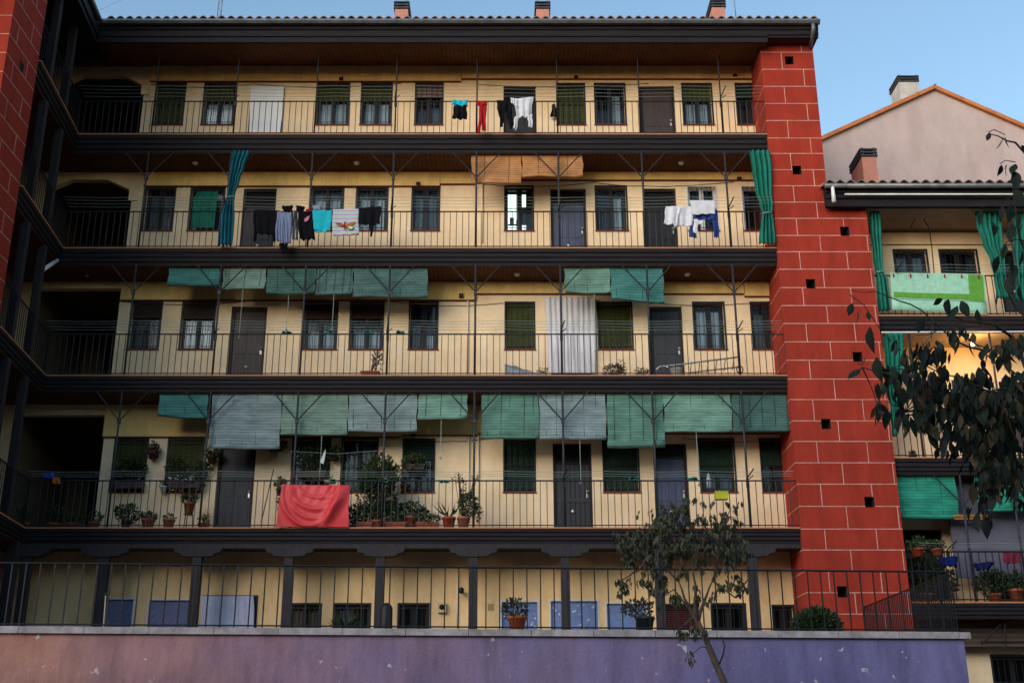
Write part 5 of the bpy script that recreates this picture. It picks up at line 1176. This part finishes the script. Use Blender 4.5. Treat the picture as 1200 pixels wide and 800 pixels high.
q = MB(); p = P(844, 582, 24.0); q.box(p.x - .13, p.x + .13, 23.8, 23.97, p.z - .08, p.z + .07, mat('yellow_plastic', (.42, .42, .015), .5)); q.box(p.x - .14, p.x + .14, 23.79, 23.98, p.z + .0705, p.z + .085, mat('yellow_plastic', (.42, .42, .015), .5)); q.tube([(p.x - .03, 23.97, p.z + .08), (p.x - .0, 24.0, p.z + .14)], .01, mat('yellow_plastic', (.4, .4, .01), .5), 5); tag(q.build('peg_basket'), 'small yellow plastic peg basket hooked on the rail', 'basket')
q = MB(); p = P(831.5, 568, 24.86); q.lathe([(0, 0), (.05, 0), (.055, .18), (.03, .26), (.02, .32), (0, .32)], (p.x, 24.93, p.z - .05), mat('bottle_blue_white', (.35, .42, .50), .4), 12); tag(q.build('spray_bottle'), 'pale blue bottle standing in the half shaded window', 'bottle')
PEG = mat('turquoise_peg', (.02, .22, .20), .6)
for x, y, lb in ((578 + 25, 0, None),): pass
for x, y, lb in ((520, 564, 'turquoise peg cluster on the rail above the red pot'), (452, 563, 'turquoise peg cluster on the rail by the tall shrub'), (390, 563, 'turquoise peg cluster above the middle of the red cloth'),
                 (743, 561, 'turquoise peg cluster before the dark green window blind'), (812, 561, 'turquoise peg cluster right of the blue grey door'),
                 (336.5, 390, 'green peg cluster on the second gallery rail above two doorbells'), (386, 389, 'green peg cluster under the first curtained window pair'), (430, 389.5, 'green peg cluster before the second of the curtained pair'), (469, 389.5, 'dark green peg cluster right of the curtained pair')):
    q = MB(); p = P(x, y, 23.93)
    for k in range(7):
        dx = rng.uniform(-.09, .09); q.box(p.x + dx - .03, p.x + dx + .03, p.y - .02, p.y + .02, p.z + rng.uniform(-.03, .0), p.z + rng.uniform(.01, .04), PEG)
    tag(q.build('peg_cluster'), lb, 'pegs', 'turquoise clothes pegs')
# wires from the eaves: goose neck pole of the neighbour
q = MB(); q.tube([P(1095, 323, 24.4), P(1092, 290, 24.4), P(1089, 268, 24.4), P(1082, 256, 24.4), P(1076, 253, 24.4), P(1070, 260, 24.4), P(1067, 267, 24.4)], .012, IRON, 5); tag(q.build('curved_rod'), 'thin rod bent over at its top above the green towel', 'rod')
q = MB(); p = P(1138, 345, 24.0)
# antenna mast and pole on the roof
t = thing('antenna_mast', 'thin lattice antenna mast above the left of the tiled roof', 'antenna')
q = MB(); Ya = 27.0; A0, A1 = P(253.5, 30, Ya), P(257.5, 30, Ya); up = Vector((0, 0, 2.4))
for a_ in (A0, A1): q.tube([a_, a_ + up + Vector((.03, 0, 0))], .012, ZINC, 4)
for k in range(12):
    z = up * (k / 12); z2 = up * ((k + 1) / 12); q.tube([(A0 if k % 2 else A1) + z, (A1 if k % 2 else A0) + z2], .006, ZINC, 4)
q.build('mast', t); q = MB()
for (x, y) in ((115, 13), (420, 20)): q.tube([A0 + up * .98, P(x, y - 30 if x > 300 else y, Ya + 1.5)], .004, ZINC, 3)
q.build('guy_wire', t); finish(t)
q = MB(); a_ = P(863.5, 28, 26.5); q.tube([a_, a_ + Vector((-.05, 0, 1.4))], .012, ZINC, 5); tag(q.build('aerial_pole'), 'plain thin pole above the roof right of the last chimney', 'pole')
q = MB(); p = P(102, 322, 24.6); q.tube([(p.x, 24.6, FL[3]['zb'] - .012), (p.x, 24.6, p.z + .05)], .006, IRON, 4); q.lathe([(0, -.05), (.035, -.03), (.04, 0), (.018, .05), (0, .06)], (p.x, 24.6, p.z), CHROME, 12); tag(q.build('hanging_bulb'), 'unlit bulb hanging in the left corner of the second gallery', 'bulb')
garment('blue_cloth', 'bright blue rag on the rail in the dark first gallery corner', 'cloth', None, [[(50, 555), (63, 554), (64, 561), (52, 562)]], cloth('rag_blue', (.01, .04, .35)), 24.0, thick=.03)
garment('orange_cloth', 'small orange rag beside the bright blue one', 'cloth', None, [[(62, 560), (69, 560), (70, 567), (63, 567)]], ORG, 24.0, thick=.03)

# ================================================================ TREES
def limb(q, a, b_, r0, r1, m, n=5, wob=.05):
    a, b_ = Vector(a), Vector(b_); pts = []; L = (b_ - a).length
    for i in range(n + 1):
        u = i / n; p = a.lerp(b_, u)
        if 0 < i < n: p += Vector((rng.uniform(-1, 1), rng.uniform(-1, 1), rng.uniform(-1, 1))) * wob * L
        pts.append(p)
    q.tube(pts, [r0 + (r1 - r0) * i / n for i in range(n + 1)], m, 7); return pts
def droopy(q, p, size, mats, n=4, dirv=(0, 0, -1), spread=.5, w_=.22, big=False):
    for _ in range(n):
        d = Vector(dirv) + Vector((rng.uniform(-1, 1), rng.uniform(-1, 1), rng.uniform(-.7, .5))) * spread
        s_ = size * rng.uniform(.65, 1.15); (q.bleaf if big else q.leaf)(Vector(p) + Vector((rng.uniform(-1, 1), rng.uniform(-1, 1), rng.uniform(-1, 1))) * size * .35, d, s_, s_ * w_, rng.choice(mats))
YT2 = 15.5
t = thing('small_tree', 'slender leaning tree with drooping olive leaves before the purple wall', 'tree')
tr = MB(); cr_ = MB()
pa = [P(856, 830, YT2), P(849, 800, YT2), P(836, 770, YT2), P(826, 745, YT2), P(818, 728, YT2)]
pa = [Vector((pa[0].x + .25, YT2, -1.6))] + pa
tr.tube(pa, [.065, .055, .047, .043, .037, .032], BARK, 9)
top = pa[-1]; mid_ = pa[-2]
mains = [(top, (795, 680)), (top, (835, 680)), ((795, 680), (765, 655)), ((795, 680), (800, 640)), ((835, 680), (845, 640)), ((835, 680), (862, 700)), (mid_, (790, 690)), ((765, 655), (735, 628)), ((800, 640), (790, 598)), ((845, 640), (852, 605)), ((800, 640), (770, 625)), ((845, 640), (822, 612)), ((765, 655), (728, 680)), ((862, 700), (878, 676)), ((845, 640), (872, 636)), (top, (812, 660))]
def pt(v, dy=0): return v if isinstance(v, Vector) else P(v[0], v[1], YT2 + dy)
ends = []
for a_, b_ in mains:
    pts = limb(tr, pt(a_), pt(b_, rng.uniform(-.3, .3) * 0), .030 if isinstance(a_, Vector) else .017, .008, BARK, 5, .04); ends += pts[2:]
clumps = [((795, 615), .55, .40, 75), ((765, 625), .50, .38, 70), ((742, 632), .34, .22, 30), ((845, 622), .48, .40, 70), ((860, 640), .34, .30, 40), ((752, 650), .42, .34, 56), ((800, 650), .5, .40, 70), ((838, 655), .4, .34, 46),
          ((735, 683), .26, .22, 18), ((770, 680), .42, .26, 34), ((868, 683), .26, .26, 20), ((845, 690), .26, .22, 14), ((786, 700), .3, .2, 14), ((815, 735), .24, .16, 14), ((800, 738), .16, .12, 9), ((820, 700), .2, .3, 12), ((783, 596), .3, .22, 30), ((824, 600), .22, .18, 6), ((853, 600), .2, .14, 6), ((866, 608), .12, .12, 5), ((722, 626), .18, .10, 5), ((806, 590), .12, .14, 10), ((872, 640), .2, .16, 10)]
OLV = [LEAFC, LEAFD, mat('leaf_dusty', (.075, .080, .045), .6, .3, 8, translucent=.2), LEAFA]
for (xy, rx, rz, n) in clumps:
    c = P(xy[0], xy[1], YT2)
    for k in range(int(n * .52)):
        while True:
            v = Vector((rng.uniform(-1, 1), rng.uniform(-1, 1), rng.uniform(-1, 1)))
            if v.length < 1: break
        p = c + Vector((v.x * rx * .62, v.y * .4, v.z * rz * .66)); 
        droopy(cr_, p, .098, OLV, n=8, spread=.5, w_=.20)
    for k in range(2): limb(tr, min(ends, key=lambda e: (e - c).length), c + Vector((rng.uniform(-1, 1) * rx * .4, 0, rng.uniform(-1, 1) * rz * .4)), .009, .004, BARK, 4, .06)
for xy in ((747, 600), (762, 570 + 28), (866, 590), (835, 588), (851, 590), (810, 772), (808, 770), (808, 763)):
    droopy(cr_, P(*xy, YT2), .10, OLV, 4)
tr.tube([P(843, 778, YT2), P(848, 765, YT2), P(849, 755, YT2), P(845, 745, YT2)], [.012, .012, .01, .006], BARKD, 5)
tr.tube([P(833, 760, YT2), P(822, 757, YT2), P(812, 765, YT2), P(808, 772, YT2)], [.008, .006, .005, .004], BARKD, 5)
tr.build('trunk', t); cr_.build('crown', t); finish(t)

t = thing('overhanging_tree', 'dark leaved tree reaching in from the right edge with drooping branches', 'tree')
tr = MB(); cr_ = MB(); YR = 9.0
tx = P(1262, 600, YR).x
tr.tube([(tx + .3, YR, -1.6), (tx + .2, YR, .2), (tx + .05, YR, 1.6), (tx + .1, YR, 3.2), (tx + .3, YR, 4.6)], [.17, .14, .12, .09, .05], BARKD, 10)
def rp(x, y, dy=0): return P(x, y, YR + dy)
mb2 = [[(1262, 520), (1215, 460), (1160, 412), (1110, 385), (1075, 392)], [(1262, 520), (1200, 480), (1140, 450), (1085, 430), (1040, 432)], [(1262, 420), (1215, 330), (1195, 280), (1188, 230), (1186, 195)],
       [(1160, 412), (1120, 400), (1080, 362), (1040, 345), (998, 340)], [(1140, 450), (1100, 470), (1060, 480), (1040, 470)], [(1200, 480), (1170, 520), (1150, 560), (1145, 585)], [(1262, 380), (1225, 205), (1190, 168), (1160, 157)],
       [(1215, 460), (1190, 400), (1165, 380), (1120, 372)], [(1262, 520), (1215, 530), (1180, 560), (1172, 590)], [(1085, 430), (1050, 440), (1010, 428), (1000, 440)], [(1262, 440), (1215, 390), (1190, 360), (1175, 330)]]
bpts = []
for br in mb2:
    pts = [rp(x, y, .15 * math.sin(x * .07)) for x, y in br]; n = len(pts); pts = [pts[i].lerp(pts[i+1], f_) + Vector((0, 0, rng.uniform(-.02, .02))) for i in range(n - 1) for f_ in (0, .33, .66)] + [pts[-1]]; n = len(pts); tr.tube(pts, [(.019 if br[0][0] > 1200 and br[-1][0] > 1100 else .007) * (1 - i / n) ** 1.2 + .003 for i in range(n)], BARKD, 6); bpts += pts
DRK = [LEAFT, mat('leaf_black_green', (.012, .020, .009), .6, .3, 8, translucent=.15), LEAFT, mat('leaf_slate', (.016, .021, .025), .6, .3, 8, spec=.15), LEAFO, LEAFT]
dr_cl = [((1080, 440), 34, 22, 26), ((1112, 455), 36, 26, 40), ((1150, 455), 36, 22, 34), ((1068, 470), 26, 22, 24), ((1105, 485), 34, 22, 36), ((1150, 485), 32, 34, 54), ((1186, 470), 18, 46, 44), ((1150, 535), 18, 30, 34), ((1178, 525), 22, 36, 46), ((1160, 570), 16, 26, 22), ((1192, 560), 12, 22, 16),
         ((1046, 450), 14, 20, 12), ((1062, 415), 16, 14, 10), ((1095, 402), 24, 12, 14), ((1130, 392), 22, 10, 10), ((1190, 400), 16, 16, 12), ((1152, 596), 10, 8, 6), ((1165, 410), 22, 14, 8), ((1030, 470), 10, 12, 5), ((1120, 520), 16, 12, 8),
         ((1260, 430), 40, 60, 70), ((1310, 360), 50, 60, 70), ((1260, 290), 45, 50, 50), ((1330, 480), 50, 60, 60), ((1300, 230), 50, 50, 50), ((1250, 540), 25, 40, 30), ((1360, 280), 50, 60, 50)]
for (c, rx, ry, n) in dr_cl:
    for k in range(int(n * .85)):
        while True:
            u, v = rng.uniform(-1, 1), rng.uniform(-1, 1)
            if u * u + v * v < 1: break
        p = rp(c[0] + u * rx, c[1] + v * ry, rng.uniform(-.45, .45)); droopy(cr_, p, rng.choice((.10, .12, .145, .17)), DRK, n=3, dirv=(rng.uniform(-.35, .1), 0, -1), spread=.38, w_=.20, big=True)
        if k % 9 == 0:
            e = min(bpts, key=lambda e: (e - p).length); tr.tube([e, e.lerp(p, .5) + Vector((0, 0, .03)), p], [.006, .004, .003], BARKD, 4)
# single leaves that show clearly against the wall and the sky
for (x, y, dx, dy, L) in ((999, 355, -.5, -1, .14), (1007, 365, -.7, -.8, .14), (1017, 365, .0, -1, .10), (1020, 382, -.1, -1, .25), (1027, 418, -.1, -1, .24), (1030, 425, .4, -1, .2), (1008, 432, -1, -.9, .18), (1105, 350, -.7, -.3, .12), (1112, 350, -.4, -1, .18), (1122, 358, -.6, -1, .2), (1126, 352, .4, -1, .18),
                         (1160, 155, -.5, -1, .10), (1176, 160, -.6, -1, .15), (1178, 160, .1, -1, .14), (1197, 170, .4, -.4, .1), (1174, 193, -.4, -1, .12), (1180, 193, -.5, -1, .14), (1190, 192, -.6, -1, .16), (1187, 200, .0, -1, .22), (1190, 220, .1, -1, .2), (1150, 245, -.1, -1, .17), (1178, 285, -.4, -.9, .16), (1170, 300, -.4, -1, .18), (1183, 300, -.2, -1, .2), (1165, 262, -.2, -1, .14), (1195, 250, -.1, -1, .2), (1186, 240, -.4, -1, .2), (1190, 310, -.3, -1, .2), (1175, 240, -.5, -1, .18), (1180, 325, .1, -1, .2), (1168, 340, -.3, -1, .18), (1195, 335, -.1, -1, .2), (1186, 262, -.2, -1, .22), (1197, 290, -.2, -1, .2), (1145, 362, .1, -1, .16), (1095, 375, -.5, -1, .2), (1083, 372, -.6, -.9, .18)):
    s_ = L * .92; cr_.bleaf(rp(x, y), (dx * .8, rng.uniform(-.2, .2), dy), s_, s_ * .24, LEAFT)
for seg in ([(995, 345), (1012, 357), (1031, 385)], [(1005, 425), (1010, 428), (1014, 420)], [(1178, 158), (1165, 152), (1158, 155)], [(1190, 190), (1178, 188), (1172, 192)], [(1188, 230), (1165, 240), (1150, 243)], [(1195, 280), (1180, 283), (1172, 300)]):
    tr.tube([rp(*s) for s in seg], .004, BARKD, 4)
tr.build('trunk', t); cr_.build('crown', t); finish(t)

# move the origin of single-mesh things to their base
for o in list(C.objects):
    if o.type == 'MESH' and o.parent is None and 'category' in o:
        vs = [v.co for v in o.data.vertices]
        b_ = Vector(((min(v.x for v in vs) + max(v.x for v in vs)) / 2, (min(v.y for v in vs) + max(v.y for v in vs)) / 2, min(v.z for v in vs)))
        o.data.transform(Matrix.Translation(-b_)); o.location = b_
